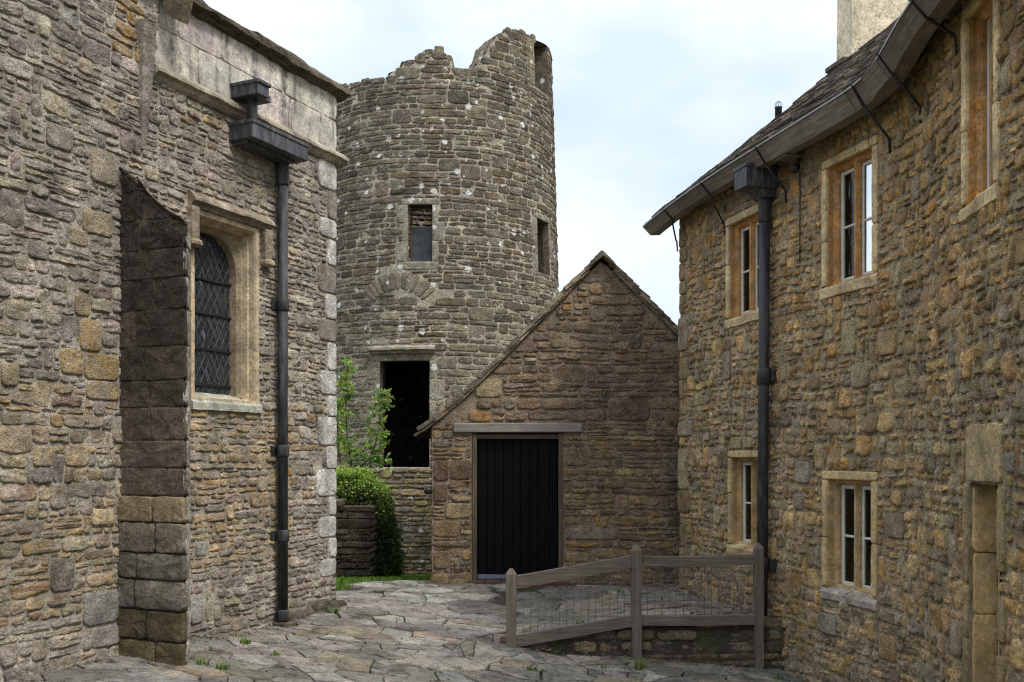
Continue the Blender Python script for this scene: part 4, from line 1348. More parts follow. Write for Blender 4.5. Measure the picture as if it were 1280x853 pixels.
    while x < door[1] + .05:
        box(st, (x, -1.78, -.14), (x + .215, dz0 + .008, .07), .008, fn=WS.fn); x += .222
    st.build('door_step', M['brick'], root)
    # iron pintle on the corner
    pi_ = MB(); p = np.array([-1.045, SY + .05, (HZ - 614) / k])
    tube(pi_, [p + (.02, 0, 0), p + (-.05, -.03, .005), p + (-.09, -.05, .01)], [.04, .05, .045], 10)
    pi_.build('iron_stub', M['blackiron'], root)
    # rough plinth stones at the left foot
    pl = MB()
    Q = [r2q((X2s((x0 - CX) / k), X2s((x1 - CX) / k), -1.85, (HZ - y) / k)) for x0, x1, y in ((537, 562, 716), (560, 586, 722), (580, 590, 726))]
    stones(pl, WS, Q, [lin((140, 118, 86)) * (.8 + .3 * rng.rand()) for _ in Q], [.10, .08, .05], 4, .02, .004, .02, 18, 4)
    pl.build('plinth', M['shed'], root, recalc=False)
build_shed()

# ================================================================== HOUSE (right)
fx = lambda Y: (5.41 - .26 * Y, Y)
nx = lambda Y: (2.46 + .10 * Y, Y)
WH = Plan([fx(12.6), fx(11), fx(9.1), (3.29, 8.2), nx(7.3), nx(5.5), nx(1.0)], 3)
def build_house():
    rng = np.random.RandomState(8)
    root = empty('stone_house', (3.0, 9.0, -2.3), 'two storey ochre rubble house with timber gutter, mullioned windows and black downpipe', 'house')
    L = WH.len
    P = WH.px
    up_px = [(823, 266), (876, 229), (916, 202), (976, 165), (1037, 125), (1078, 98), (1095, 80), (1104, 62), (1123, 20), (1131, 0), (1150, -60)]
    lo_px = [(823, 277), (876, 252), (921, 220), (976, 192), (1027, 166), (1082, 136), (1100, 116), (1113, 96), (1143, 45), (1157, 0), (1180, -60)]
    GD, GL = .38, .275
    U = np.array(sorted(P(x, y, GD) for x, y in up_px)); Lw = np.array(sorted(P(x, y, GL) for x, y in lo_px))
    zu_raw = lambda s: np.interp(s, U[:, 0], U[:, 1]); zl_raw = lambda s: np.interp(s, Lw[:, 0], Lw[:, 1])
    # one smooth eaves line fitted through the sight lines
    sg = np.linspace(-.5, L, 200)
    ok = (sg > U[0, 0]) & (sg < U[-3, 0])
    cu = np.polyfit(sg[ok], zu_raw(sg[ok]), 3); cl = np.polyfit(sg[ok], zl_raw(sg[ok]), 3)
    smax = U[-3, 0]
    print('EAVES', [(round(float(s), 2), round(float(zu_raw(s)), 3), round(float(zl_raw(s)), 3)) for s in np.linspace(-.3, smax, 9)])
    zu = lambda s: np.polyval(cu, np.clip(s, -.35, smax)); zl = lambda s: np.clip(np.polyval(cl, np.clip(s, -.35, smax)), zu(s) - .21, zu(s) - .10)
    zwall = lambda s: zu(s) + .20
    # ---- openings
    def rect(x0, x1, y0, y1, width=None):
        a, zt = P(x0, y0); zb = P(x0, y1)[1]
        b = a + width if width else P(x1, y0)[0]
        return (a, b, zb, zt)
    W1 = rect(908.5, 0, 275, 410, .88); W2 = rect(1028.5, 1099, 203, 373); W1L = rect(911, 0, 563, 690, .86); W2L = rect(1029, 1098, 588, 745)
    a3, z3b = P(1204.5, 276); b3 = P(1251, 240)[0]; W3 = (a3, b3, z3b, P(1204.5, 15)[1])
    print('WIN', W1, W2, W3, W1L, W2L)
    da, dtop = P(1214, 604); db = P(1250, 604)[0]
    door = (da, db, -3.0, dtop)
    wins = [W1, W2, W3, W1L, W2L]
    dress, dcol = [], []
    def add(x0, x1, y0, y1, c):
        a, zt = P(x0, y0); b = P(x1, y0)[0]; zb = P(x0, y1)[1]
        dress.append((a, b, zb, zt)); dcol.append(lin(c) * (.9 + .2 * rng.rand()))
    for b in ((1210, 1256, 530, 603, (206, 184, 136)), (849, 861, 398, 440, (176, 162, 134)), (849, 858, 560, 612, (190, 176, 142)), (849, 866, 527, 546, (186, 172, 140)), (849, 864, 612, 640, (160, 134, 96)), (915, 929, 547, 562, (186, 168, 128)), (930, 942, 547, 561, (190, 172, 132)),
              (1053, 1072, 402, 446, (176, 158, 120)), (1099, 1122, 416, 446, (192, 160, 106)), (1066, 1088, 456, 486, (170, 152, 122)), (996, 1014, 576, 604, (182, 172, 152)), (905, 915, 440, 476, (168, 156, 132)), (1026, 1048, 764, 790, (150, 144, 134)), (1100, 1122, 790, 822, (172, 140, 92)), (1108, 1132, 640, 672, (150, 130, 102)), (1188, 1196, 425, 460, (170, 162, 150)), (1258, 1272, 565, 592, (176, 168, 152))):
        add(*b)
    # door jamb stones
    z = dtop
    while z > -2.6:
        h = .35 + .35 * rng.rand()
        dress.append((da - .10, da, z - h, z)); dcol.append(lin((188, 162, 114)) * (.85 + .3 * rng.rand())); dress.append((db, db + .13, z - h * .8, z)); dcol.append(lin((190, 168, 122)) * (.85 + .3 * rng.rand())); z -= h
    quo = []
    z = -1.9; k = 0
    while z < 2.9:
        h = .17 + .14 * rng.rand(); w = (.2, .12)[k % 2] + .05 * rng.rand()
        r = (.003, w, z, z + h); z += h; k += 1
        if any(not (r[1] < d[0] or r[0] > d[1] or r[3] < d[2] or r[2] > d[3]) for d in dress): continue
        quo.append(r)
    qc = [lin((170, 146, 106)) * (.8 + .35 * rng.rand()) for _ in quo]
    dress += quo; dcol += qc
    holes = wins + [door] + dress
    vis = P(1300, 400)[0]
    R = subtract(layout(0, vis, -2.75, 3.7, (.055, .135), (.06, .19), rng, .22, .12, 1.2), holes)
    R = [r for r in R if r[2] + .04 < zwall(.5 * (r[0] + r[1]))]
    A = np.array(R); n = len(R); cs = A[:, :2].mean(1); cz = A[:, 2:].mean(1)
    c1 = pick([(202, 172, 120), (188, 160, 116), (210, 182, 132), (180, 150, 106), (172, 150, 116), (192, 172, 136), (196, 158, 100)], n, rng, .15)
    c2 = pick([(150, 138, 120), (168, 158, 140), (136, 124, 108)], n, rng, .12)
    q = vnoise(np.stack([cs * .8, cz * .8, 0 * cs], -1), 71) + .5 * rng.randn(n) - .7 + .7 * (cz < -1.2) + .2 * (cs > P(1150, 400)[0])
    c = np.where((q > 0)[:, None], c2, c1)
    tw = np.clip((cz - .6) / 1.6 + .25 * rng.randn(n), 0, 1)[:, None]; c = c * np.array([1.15, 1.08, .98]) * (1 - tw) + c * np.array([1.30, 1.12, .88]) * tw
    sp = rng.rand(n) < .06; c[sp] = pick([(196, 176, 134), (188, 172, 142)], n, rng, .1)[sp]
    mb = MB()
    warp = make_warp(holes, .05, 55, 1.6)
    hg = np.minimum(.012 + .020 * rng.rand(n), .3 * np.minimum(A[:, 3] - A[:, 2], A[:, 1] - A[:, 0]))
    stones(mb, WH, [r2q(r) for r in R], c, hg, 3.0 + 4 * rng.rand(n), .018, .011, .022, 24, 9, warp, lambda s: zwall(s) - .01, .020, 16, .012)
    stones(mb, WH, [r2q(r) for r in dress], dcol, .022 + .008 * rng.rand(len(dress)), 11, .008, .005, .007, 28, 10, None, None, .006, 11, .002)
    mort = lin((182, 164, 136))
    backing(mb, WH, 0, L, -3.0, 3.9, wins + [door], mort, .1, zwall, .28, lin((190, 150, 90)), .010, .003)
    # gable end and rear
    w0 = np.array(fx(12.6)); nin = np.array([.9678, .2516])
    ge = Plan([w0 + nin * 5.0, w0])
    gz = lambda s: zu(0.0) + .2 + np.minimum(5.0 - s, s + 0.0) * .75
    gh = [(5.0 - 3.15, 5.0 - 2.42, 2.2, 3.9)]      # added gable opening, placed so sky shows white through the upper panes
    backing(mb, ge, 0, 5.0, -3.0, 6.0, gh, mort, .25, lambda s: zu(0.) + .18 + np.clip(5.0 - s, 0, 5) * .88)
    RG = layout(0, 5.0, -2.4, 6.5, (.07, .18), (.1, .3), rng)
    RG = [r for r in RG if r[3] < zu(0.) + .15 + (5 - r[1]) * .90 and r[0] > 2.5]
    RG = subtract(RG, gh)
    stones(mb, ge, [r2q(r) for r in RG], pick([(176, 138, 86), (160, 128, 88), (150, 118, 78)], len(RG), rng), .02, 4, .012, .008, .015, 12, 12)
    e0, e1 = w0 + nin * 5, np.array(nx(1.0)) + np.array([5., 0])
    bw = Plan([e1, e0]); backing(mb, bw, 0, bw.len, -3.0, 6.8, [], mort, .8)
    nw = Plan([np.array(nx(1.0)), e1]); backing(mb, nw, 0, nw.len, -3.0, 6.8, [], mort, .8, lambda s: zu(99.) + .18 + s * .88)
    mb.build('wall', M['house'], root, recalc=False)
    # ---- windows
    def window(r, lights=2, hm=.0, mat_sill=None):
        a, b, z0, z1 = r
        w = MB()
        oc = lin((206, 184, 140)) if z1 > 1 else lin((190, 166, 118)); inn = lin((186, 134, 74)) if z1 > 1 else lin((168, 138, 92))
        fwid = .085
        blocks = [(a, b, z1 - fwid, z1)]
        zz = z0 + .10; k = 0
        while zz < z1 - fwid - .01:
            e = zz + (.42 + .2 * rng.rand());
            if z1 - fwid - e < .2: e = z1 - fwid
            blocks += [(a, a + fwid, zz, e), (b - fwid, b, zz, e)]; zz = e
        stones(w, WH, [r2q(x) for x in blocks], [oc * (.82 + .3 * rng.rand()) for _ in blocks], .022, 14, .004, .0015, .003, 28, int(a * 100), None, None, .006, 7, .002)
        ring_sweep(w, WH, a, b, z0, z1, [(.0, -.05), (.03, .0), (fwid - .004, .0), (fwid, -.01), (fwid, -.055), (fwid + .022, -.055), (fwid + .045, -.085), (fwid + .05, -.15)], inn, 6)
        zi0, zi1 = z0 + .10, z1 - fwid - .05
        ia, ib = a + fwid + .055, b - fwid - .055
        mw = .075
        cs_ = .5 * (ia + ib)
        if lights == 2:
            for f_, d in (((-mw / 2, -.205), (mw / 2, -.205)), ):
                pr = [(-mw / 2, -.15), (-mw / 2, -.09), (-mw * .22, -.058), (mw * .22, -.058), (mw / 2, -.09), (mw / 2, -.15)]
                zz = np.linspace(z0 + .08, z1 - fwid - .02, 9)
                S = np.array([[cs_ + p_[0] for p_ in pr] for _ in zz]); D = np.array([[p_[1] for p_ in pr] for _ in zz]); Z = np.repeat(zz[:, None], len(pr), 1)
                D = D + .004 * fbm(np.stack([S * 30, Z * 12, D], -1), 5, 2)
                V = WH.map(S, Z, D).reshape(-1, 3); m = len(pr)
                i = np.arange(len(zz) - 1)[:, None] * m; c_ = np.arange(m)[None]
                w.add(V, [np.stack([i + c_, i + (c_ + 1) % m, i + m + (c_ + 1) % m, i + m + c_], -1).reshape(-1, 4)], inn * .95)
        wo = w.build('window', M['dressed'], root, recalc=False)
        sl = MB()
        half = a + (b - a) * (.42 + .1 * rng.rand())
        for q0, q1 in ((a - .005, half - .003), (half + .003, b + .005)):
            dz = .012 * rng.randn()
            extr(sl, WH, q0, q1, [(-.15, z0 - .02), (.0, z0 - .02), (.028, z0 - .01), (.034, z0 + .06 + dz), (.02, z0 + .085 + dz), (-.06, z0 + .105), (-.15, z0 + .12)], (mat_sill if mat_sill is not None else oc * .9) * (.9 + .2 * rng.rand()), 6, .008, int(a * 10))
        sl.build('sill', M['dressed'] if mat_sill is None else M['ashlar'], wo)
        spans = [(ia, cs_ - mw / 2 + .012), (cs_ + mw / 2 - .012, ib)] if lights == 2 else [(ia, ib)]
        for (q0, q1) in spans:
            f = MB(); t = .034
            zb, zt = zi0 + .01, zi1
            d0, d1 = -.135, -.105
            box(f, (q0, zb, d0), (q0 + t, zt, d1), .004, fn=WH.fn); box(f, (q1 - t, zb, d0), (q1, zt, d1), .004, fn=WH.fn)
            box(f, (q0 + t, zb, d0), (q1 - t, zb + .05, d1), .004, fn=WH.fn); box(f, (q0 + t, zt - t, d0), (q1 - t, zt, d1), .004, fn=WH.fn)
            zm = zb + (zt - zb) * .5
            box(f, (q0 + t, zm - .011, d0), (q1 - t, zm + .011, d1 - .006), .003, fn=WH.fn)
            f.build('casement', M['paint'], wo)
            for (za, zb2) in ((zb + .05, zm - .011), (zm + .011, zt - t)):
                g = MB(); tl = .0015 * rng.randn(2)
                V = WH.map(np.array([q0 + t, q1 - t, q1 - t, q0 + t]), np.array([za, za, zb2, zb2]), -.122 + np.array([0, tl[0], tl[0] + tl[1], tl[1]]))
                g.add(V, [[[0, 1, 2, 3]]]); g.build('pane', M['glass'], wo, recalc=False)
        return wo
    for r in (W1, W2, W3, W1L): window(r)
    window(W2L, 2, 0, lin((160, 154, 140)))
    # ---- doorway
    ds = MB(); dc = lin((168, 148, 112))
    zz = np.linspace(-3.0, dtop, 9)
    def jamb(prof, c):
        m = len(prof)
        S = np.array([[p_[0] for p_ in prof]] * 9); D = np.array([[p_[1] for p_ in prof]] * 9); Z = np.repeat(zz[:, None], m, 1)
        D = D + .003 * fbm(np.stack([S * 20, Z * 9, D * 9], -1), 4, 2)
        i = np.arange(8)[:, None] * m; c_ = np.arange(m - 1)[None]
        ds.add(WH.map(S, Z, D).reshape(-1, 3), [np.stack([i + c_, i + c_ + 1, i + m + c_ + 1, i + m + c_], -1).reshape(-1, 4)], c)
    jamb([(da - .02, .01), (da + .002, .01), (da + .004, -.70)], lin((120, 104, 78)))
    jp_ = Plan([WH.map(np.array([da + .004]), 0, -.005)[0][:2], WH.map(np.array([da + .012]), 0, -.70)[0][:2]])
    jz = [-3.0, -2.2, -1.62, -1.08, -.66, dtop]
    jq, jc = [], []
    for z0_, z1_ in zip(jz[:-1], jz[1:]):
        t_ = .8 + .3 * rng.rand()
        jq.append(r2q((.0, .17, z0_, z1_))); jc.append(lin((190, 160, 108)) * t_)
        jq.append(r2q((.17, .70, z0_, z1_))); jc.append(lin((160, 132, 88)) * t_)
    stones(ds, jp_, jq, jc, [.014, .006] * 5, 16, .006, .003, .006, 32, 31, None, None, .006, 9, .002)
    hb_ = jp_.map(np.array([.42]), -.98, 0)[0]; hd_ = jp_.map(np.array([.42]), -.98, 1.0)[0] - hb_
    tube(ds, [hb_ + hd_ * .0, hb_ + hd_ * .012], .035, 12, (.012, .011, .01))  # black disc, the shade of a bolt hole put into its colour
    jamb([(db + .02, .01), (db - .004, .01), (db - .02, -.02), (db - .024, -.16), (db + .03, -.18), (db + .03, -.70)], dc)
    V = WH.map(np.array([da - .03, db + .03, db + .03, da - .03]), dtop - .004, np.array([.01, .01, -.72, -.72])); ds.add(V, [[[0, 1, 2, 3]]], dc)
    dso = ds.build('door_surround', M['dressed'], root, recalc=False)
    dd = MB()
    e = np.linspace(da - .03, db + .03, 5)
    for i in range(4): box(dd, (e[i] + .002, -2.95, -.71), (e[i + 1] - .002, dtop - .006, -.66), .005, fn=WH.fn)
    dd.build('door', M['brownwood'], root)
    # ---- timber gutter
    gt = MB()
    jp = [-.33, .62, 1.25, 2.2, 2.75, 3.6, 4.2, 4.55, 4.95, 5.6, 6.4, 7.4, 8.6, 10, L - .1]
    for j, (g0, g1) in enumerate(zip(jp[:-1], jp[1:])):
        ns = max(2, int((g1 - g0) / .12)); ss = np.linspace(g0 + .002, g1 - .002, ns + 1)
        tt = .9 + .25 * rng.rand(); dj = .004 * rng.randn()
        pr = lambda s: [(GL + dj, zl(s)), (GD + dj, zu(s)), (GD - .03, zu(s) + .012), (GL - .01, zl(s) + .05), (GL - .10, zl(s) + .05), (GL - .12, zu(s) - .03), (GL - .15, zu(s) - .03), (GL - .13, zl(s) + .01)]
        A_ = np.array([[(s,) + p_ for p_ in pr(float(s))] for s in ss]); m = 8
        A_[..., 1] += .003 * fbm(np.stack([A_[..., 0] * 5, A_[..., 2] * 5, A_[..., 1]], -1), 3, 2)
        A_[..., 2] += .006 * fbm(np.stack([A_[..., 0] * 2.5, A_[..., 2], A_[..., 1]], -1), 4, 2)
        V = WH.map(A_[..., 0], A_[..., 2], A_[..., 1]).reshape(-1, 3)
        i = np.arange(ns)[:, None] * m; c_ = np.arange(m)[None]
        gt.add(V, [np.stack([i + c_, i + (c_ + 1) % m, i + m + (c_ + 1) % m, i + m + c_], -1).reshape(-1, 4), np.arange(m)[None], (np.arange(m) + ns * m)[None]], (tt, tt, tt), False, (A_ + np.array([j * 3.1, 0, 0])).reshape(-1, 3))
    gut = gt.build('gutter', M['gutterwood'], root)
    gl = MB()
    ss = np.linspace(-.32, smax + 1, 60)
    V = np.concatenate([WH.map(ss, zu(ss) + .007, np.full(60, d)) for d in (GD + .008, GD - .035)] + [WH.map(ss, zu(ss) - .008, np.full(60, GD + .006))])
    k = np.arange(59)
    gl.add(V, [np.stack([k, k + 1, k + 61, k + 60], -1), np.stack([k, k + 1, k + 121, k + 120], -1)], (1, 1, 1), False)
    gl.build('lead_lining', M['paleflash'], gut, recalc=False)
    # iron stays under the gutter
    for (gx, gy, wx, wy) in ((830, 262, 848, 300), (876, 229, 907, 278), (945, 184, 984, 236), (1066, 107, 1114, 171), (1099, 70, 1153, 130), (1140, -18, 1198, 43)):
        s, _ = P(gx, gy, GD); sw, zw = P(wx, wy)
        b = MB(); zt = float(zu(s)); zb = float(zl(s))
        q = lambda d, z, s_=s: WH.map(np.array([s_]), z, d)[0]
        obox(b, q(GD + .006, zt + .008), q(GL + .004, zb - .006), .026, .010, .001, up=(0, 1, 0))
        tube(b, [q(GL + .004, zb - .008), q(.035, zw, sw), q(.02, zw - .03, sw), q(.012, zw - .15, sw)], [.011, .011, .011, .009], 7)
        b.build('gutter_stay', M['blackiron'], root)
    # ---- roof of stone slates
    rf = MB()
    pit = math.radians(39.0); cp, sp_ = math.cos(pit), math.sin(pit)
    def rp(s, r, h=0.0):
        s = np.asarray(s, float); r = np.asarray(r, float)
        base = WH.map(s, 0, GD - .06 - r * cp - h * sp_ * -1)
        base[..., 2] = zu(s) - .015 + r * sp_ + h * cp - .02 * np.sin(np.clip(r / 3.3, 0, 1) * np.pi)
        return base
    r = 0.0
    while r < 4.6:
        s = -.36 + .05 * rng.rand()
        step = .13 + .03 * rng.rand()
        send = 9.0
        while s < send:
            w = (.16 + .3 * rng.rand()); th = .024 + .022 * rng.rand(); lift = .004 * rng.randn() + .01; dr = .018 * rng.randn()
            col = pick([(104, 94, 82), (92, 82, 74), (120, 108, 94), (82, 74, 66)], 1, rng, .16)[0]
            def fn(V):
                lift_ = (1 - V[:, 1] / .3) * .034 + lift + V[:, 2] + .006 * vnoise(np.stack([V[:, 0] * 8, V[:, 1] * 8 + r * 7, V[:, 2] * 0], -1), 6)
                return rp(s + V[:, 0], r + dr + V[:, 1], lift_)
            box(rf, (.002, 0, 0), (w - .004, .30, th), .006, col, fn=fn)
            s += w
        r += step
    ss = np.linspace(-.3, L, 80)
    V = np.concatenate([rp(ss, np.full(80, q_), -.03) for q_ in (0.0, 2.3, 4.8)])
    k = np.arange(79)
    rf.add(V, [np.stack([k, k + 1, k + 81, k + 80], -1), np.stack([k + 80, k + 81, k + 161, k + 160], -1)], lin((52, 46, 40)), False)
    roof = rf.build('roof', M['slate'], root, recalc=False)
    ridge = MB()
    V = np.concatenate([rp(ss, np.full(80, 4.8), -.02), rp(ss, np.full(80, 4.8), -.02) + np.array([3.0, .8, -2.4])])
    ridge.add(V, [np.stack([k, k + 1, k + 81, k + 80], -1)], lin((84, 75, 66)), False)
    ridge.build('rear_slope', M['slate'], roof, recalc=False)
    # ---- chimney on the verge
    best = min(((abs(CX + F * rp(-.2, q_)[0] / rp(-.2, q_)[1] - 1047), q_) for q_ in np.linspace(1.5, 4.2, 400)))
    rc = best[1]; c0 = rp(-.22, rc)
    tt = np.array([.2516, -.9678]); ni = np.array([.9678, .2516])
    ch = MB()
    def cf(V): return np.column_stack([c0[0] + V[:, 0] * ni[0] + V[:, 1] * tt[0], c0[1] + V[:, 0] * ni[1] + V[:, 1] * tt[1], c0[2] + V[:, 2]])
    zs = np.linspace(-.3, 2.0, 12); 
    ring = []
    for a_, b_ in (((0, 0), (0, .34)), ((0, .34), (1.1, .34)), ((1.1, .34), (1.1, 0)), ((1.1, 0), (0, 0))):
        for t in np.linspace(0, 1, 6)[:-1]: ring.append((a_[0] + (b_[0] - a_[0]) * t, a_[1] + (b_[1] - a_[1]) * t))
    ring = np.array(ring); m = len(ring)
    V = np.array([[(x, y, z) for x, y in ring] for z in zs]).reshape(-1, 3)
    V[:, :2] += .012 * np.stack([fbm(V * 3.0, 4, 3), fbm(V * 3.0 + 5, 4, 3)], -1)
    i = np.arange(len(zs) - 1)[:, None] * m; c_ = np.arange(m)[None]
    ch.add(cf(V), [np.stack([i + c_, i + (c_ + 1) % m, i + m + (c_ + 1) % m, i + m + c_], -1).reshape(-1, 4), (np.arange(m) + (len(zs) - 1) * m)[None]], lin((196, 184, 160)), False)
    cho = ch.build('chimney', M['render'], roof)
    dp = MB(); box(dp, (-.16, -.04, .02), (.05, .40, .09), .01, lin((110, 100, 84)), cf); dp.build('drip_stone', M['dark'], roof)
    fl = MB(); box(fl, (-.10, .02, -.16), (.02, .38, .0), .006, fn=cf); fl.build('lead_flashing', M['paleflash'], roof)
    # ---- soil vent with wire cage
    best = min(((abs(CX + F * rp(.05, q_)[0] / rp(.05, q_)[1] - 973), q_) for q_ in np.linspace(.5, 4.2, 500)))
    v0 = rp(.05, best[1])
    vp = MB(); tube(vp, [v0 + (0, 0, -.1), v0 + (0, 0, .20), v0 + (0, 0, .21)], [.045, .045, .05], 14)
    vo = vp.build('vent_pipe', M['blackiron'], roof)
    cg = MB()
    for q_ in range(5):
        an = q_ * math.pi / 5; d = np.array([math.cos(an), math.sin(an), 0])
        tube(cg, [v0 + d * .05 * math.cos(t) + np.array([0, 0, .2 + .09 * math.sin(t)]) for t in np.linspace(0, math.pi, 9)], .0022, 5)
    cg.build('wire_cage', M['wire'], roof)
    # ---- downpipe
    sp0, _ = P(956, 500, .10); sb, zb = P(952, 842, .10)
    pm = MB(); pc = lambda z, t=None: WH.map(np.array([np.interp(z, [-2.3, 2.6], [sb, sp0])]), z, .10)[0]
    tube(pm, [pc(-2.35), pc(0), pc(2.7)], .056, 18)
    tube(pm, [pc(2.42), pc(2.44), pc(2.66), pc(2.7)], [.06, .068, .068, .062], 18)
    for z in (.83, -1.13):
        tube(pm, [pc(z - .09), pc(z - .08), pc(z + .07), pc(z + .08)], [.06, .07, .07, .06], 18)
        s_ = np.interp(z, [-2.3, 2.6], [sb, sp0]); box(pm, (s_ - .02, z - .06, .0), (s_ + .13, z + .06, .05), .006, fn=WH.fn)
    pipe = pm.build('downpipe', M['iron'], root)
    hb = MB(); s_ = sp0
    box(hb, (s_ - .13, 2.75, .01), (s_ + .13, 2.98, .38), .008, fn=WH.fn)
    box(hb, (s_ - .14, 2.95, .0), (s_ + .14, 2.99, .39), .006, fn=WH.fn)
    extr(hb, WH, s_ - .1, s_ + .1, [(.02, 2.76), (.26, 2.76), (.17, 2.66), (.04, 2.66)], (1, 1, 1), 2)
    hb.build('hopper', M['lead'], pipe)
    # ---- floodlight under the eaves
    fl = MB(); s_, z_ = P(984, 197, .17)
    box(fl, (s_ - .10, z_ - .015, .07), (s_ + .10, z_ + .02, .25), .008, fn=WH.fn)
    fo = fl.build('floodlight', M['plastic'], root)
    f2 = MB(); s2, z2 = P(996, 213, .08)
    tube(f2, [WH.map(np.array([s2]), z2 + .12, .05)[0], WH.map(np.array([s2]), z2 + .05, .07)[0]], .02, 10)
    tube(f2, [WH.map(np.array([s2]), z2 + .05, .07)[0], WH.map(np.array([s2]), z2 + .03, .09)[0], WH.map(np.array([s2]), z2 - .02, .11)[0]], [.03, .045, .03], 12)
    f2.build('sensor', M['blackiron'], fo)
    # thin cable down the wall from the lamp
    cb = MB(); tube(cb, [WH.map(np.array([s2 - .02]), z, .034)[0] for z in (z2, z2 - .4, z2 - .9)], .007, 6)
    cb.build('cable', M['blackiron'], fo)
build_house()

# ================================================================== FENCE AND RETAINING WALL
def build_fence():
    rng = np.random.RandomState(4)
    k = F / 10.1
    px = lambda x, y: np.array([(x - CX) / k, 10.1, (HZ - y) / k])
    root = empty('timber_fence', tuple(px(795, 835)), 'weathered oak post and rail fence with wire mesh and a ramped left bay', 'fence')
    tops = [(639, 711, 822, 6.4), (795.5, 681, 838, 6.2), (948, 679, 846, 5.2)]
    for (x, yt, yb, hw) in tops:
        p = px(x, yt); b = px(x, yb); w = hw / k; d = .052
        m = MB()
        V = []
        zs = np.linspace(b[2] - .05, p[2] - .055, 6)
        for z in zs:
            for sx, sy in ((-1, -1), (1, -1), (1, 1), (-1, 1)): V.append((p[0] + sx * w + .002 * rng.randn(), 10.1 + sy * d, z))
        for sc, dz in ((.75, .022), (.32, .055)):
            for sx, sy in ((-1, -1), (1, -1), (1, 1), (-1, 1)): V.append((p[0] + sx * w * sc, 10.1 + sy * d * sc, zs[-1] + dz))
        V = np.array(V); n = len(V) // 4
        q = [[i * 4 + c, i * 4 + (c + 1) % 4, i * 4 + 4 + (c + 1) % 4, i * 4 + 4 + c] for i in range(n - 1) for c in range(4)] + [[n * 4 - 4, n * 4 - 3, n * 4 - 2, n * 4 - 1], [0, 1, 2, 3]]
        m.add(V, [np.array(q)], (1, 1, 1), False, V[:, [2, 0, 1]] + rng.rand(3) * 4)
        m.build('post', M['oak'], root)
    Yo = np.array([0, .0, 0])
    for (x0, y0, x1, y1, h, sag) in ((645, 728, 790, 702, .125, 0), (645, 801.5, 790, 776, .115, 0), (801, 701, 944, 699.5, .10, .012), (801, 775.5, 944, 774.5, .10, .006)):
        m = MB()
        n = 10; t = np.linspace(0, 1, n + 1)
        c = px(x0, y0)[None] * (1 - t)[:, None] + px(x1, y1)[None] * t[:, None]; c[:, 2] -= sag * np.sin(t * np.pi)
        V = []
        for i, cc in enumerate(c):
            hh = h / 2 * (1 + .05 * fbm(np.array([[t[i] * 4, 2, y0]]), 3, 2)[0])
            for sy, sz in ((-1, -1), (1, -1), (1, 1), (-1, 1)):
                V.append((cc[0], cc[1] + sy * .027, cc[2] + sz * hh))
        V = np.array(V)
        q = [[i * 4 + a, i * 4 + (a + 1) % 4, i * 4 + 4 + (a + 1) % 4, i * 4 + 4 + a] for i in range(n) for a in range(4)] + [[0, 1, 2, 3], [n * 4, n * 4 + 1, n * 4 + 2, n * 4 + 3]]
        m.add(V, [np.array(q)], (1, 1, 1), False, V[:, [0, 1, 2]] + rng.rand(3) * 4)
        m.build('rail', M['oak'], root)
    for (x0, x1, ya0, ya1, yb0, yb1) in ((645, 790, 734, 708, 796, 771), (801, 944, 706, 705, 771, 770)):
        m = MB()
        nv = int((x1 - x0) / 8.6)
        for i in range(1, nv):
            t = i / nv; x = x0 + (x1 - x0) * t
            a, b = px(x, ya0 + (ya1 - ya0) * t), px(x + .4 * rng.randn(), yb0 + (yb1 - yb0) * t); a[1] = b[1] = 10.135
            tube(m, [a, .5 * (a + b) + (.003 * rng.randn(), .003 * rng.randn(), 0), b], .0024, 5)
        y = min(ya0, ya1) + 5
        while y < max(yb0, yb1):
            xs = [x for x in np.linspace(x0, x1, 16) if ya0 + (ya1 - ya0) * (x - x0) / (x1 - x0) < y < yb0 + (yb1 - yb0) * (x - x0) / (x1 - x0)]
            if len(xs) > 1:
                P_ = np.array([px(x, y + .25 * rng.randn()) for x in xs]); P_[:, 1] = 10.138
                tube(m, P_, .0024, 5)
            y += 5.6 if y < 735 else 9
        m.build('wire_mesh', M['wire'], root)
    # retaining wall
    WR = Plan([(-.06, FY + .03), (2.75, FY + .03)])
    top = lambda s: np.interp(s - .06, [-.1, 0, .25, 1.27, 3.0], [-1.86, -1.90, -1.875, -1.665, -1.665])
    R = layout(0, WR.len, -2.4, -1.6, (.07, .13), (.16, .5), rng, .05, .05)
    R = [r for r in R if r[2] + .02 < top(.5 * (r[0] + r[1])) and r[3] > h_main(.5 * (r[0] + r[1]), FY) - .1]
    mb = MB(); n = len(R)
    c = pick([(160, 140, 112), (140, 124, 102), (174, 152, 120), (126, 112, 96)], n, rng, .14)
    stones(mb, WR, [r2q(r) for r in R], c, .015 + .03 * rng.rand(n), 4 + 2 * rng.rand(n), .014, .006, .014, 18, 4, None, top, .016, 14)
    zc = top
    backing(mb, WR, 0, WR.len, -2.5, -1.6, [], lin((104, 92, 76)), .1, top)
    ss = np.linspace(0, WR.len, 40)
    V = np.concatenate([WR.map(ss, top(ss) + .01 * fbm(v3(ss * 6, 0 * ss, k_), 3, 2), np.full(40, d)) for k_, d in ((0, .02), (1, -.1), (2, -.22))])
    kk = np.arange(39)
    mb.add(V, [np.stack([kk, kk + 1, kk + 41, kk + 40], -1), np.stack([kk + 40, kk + 41, kk + 81, kk + 80], -1)], lin((110, 100, 84)), True)
    # rough end by the first post
    we = Plan([(-.06, FY + .30), (-.06, FY + .03)])
    Q = [(0, .14, -2.1, -1.98), (.14, .27, -2.1, -1.99), (0.02, .2, -1.98, -1.86), (.2, .27, -1.98, -1.88)]
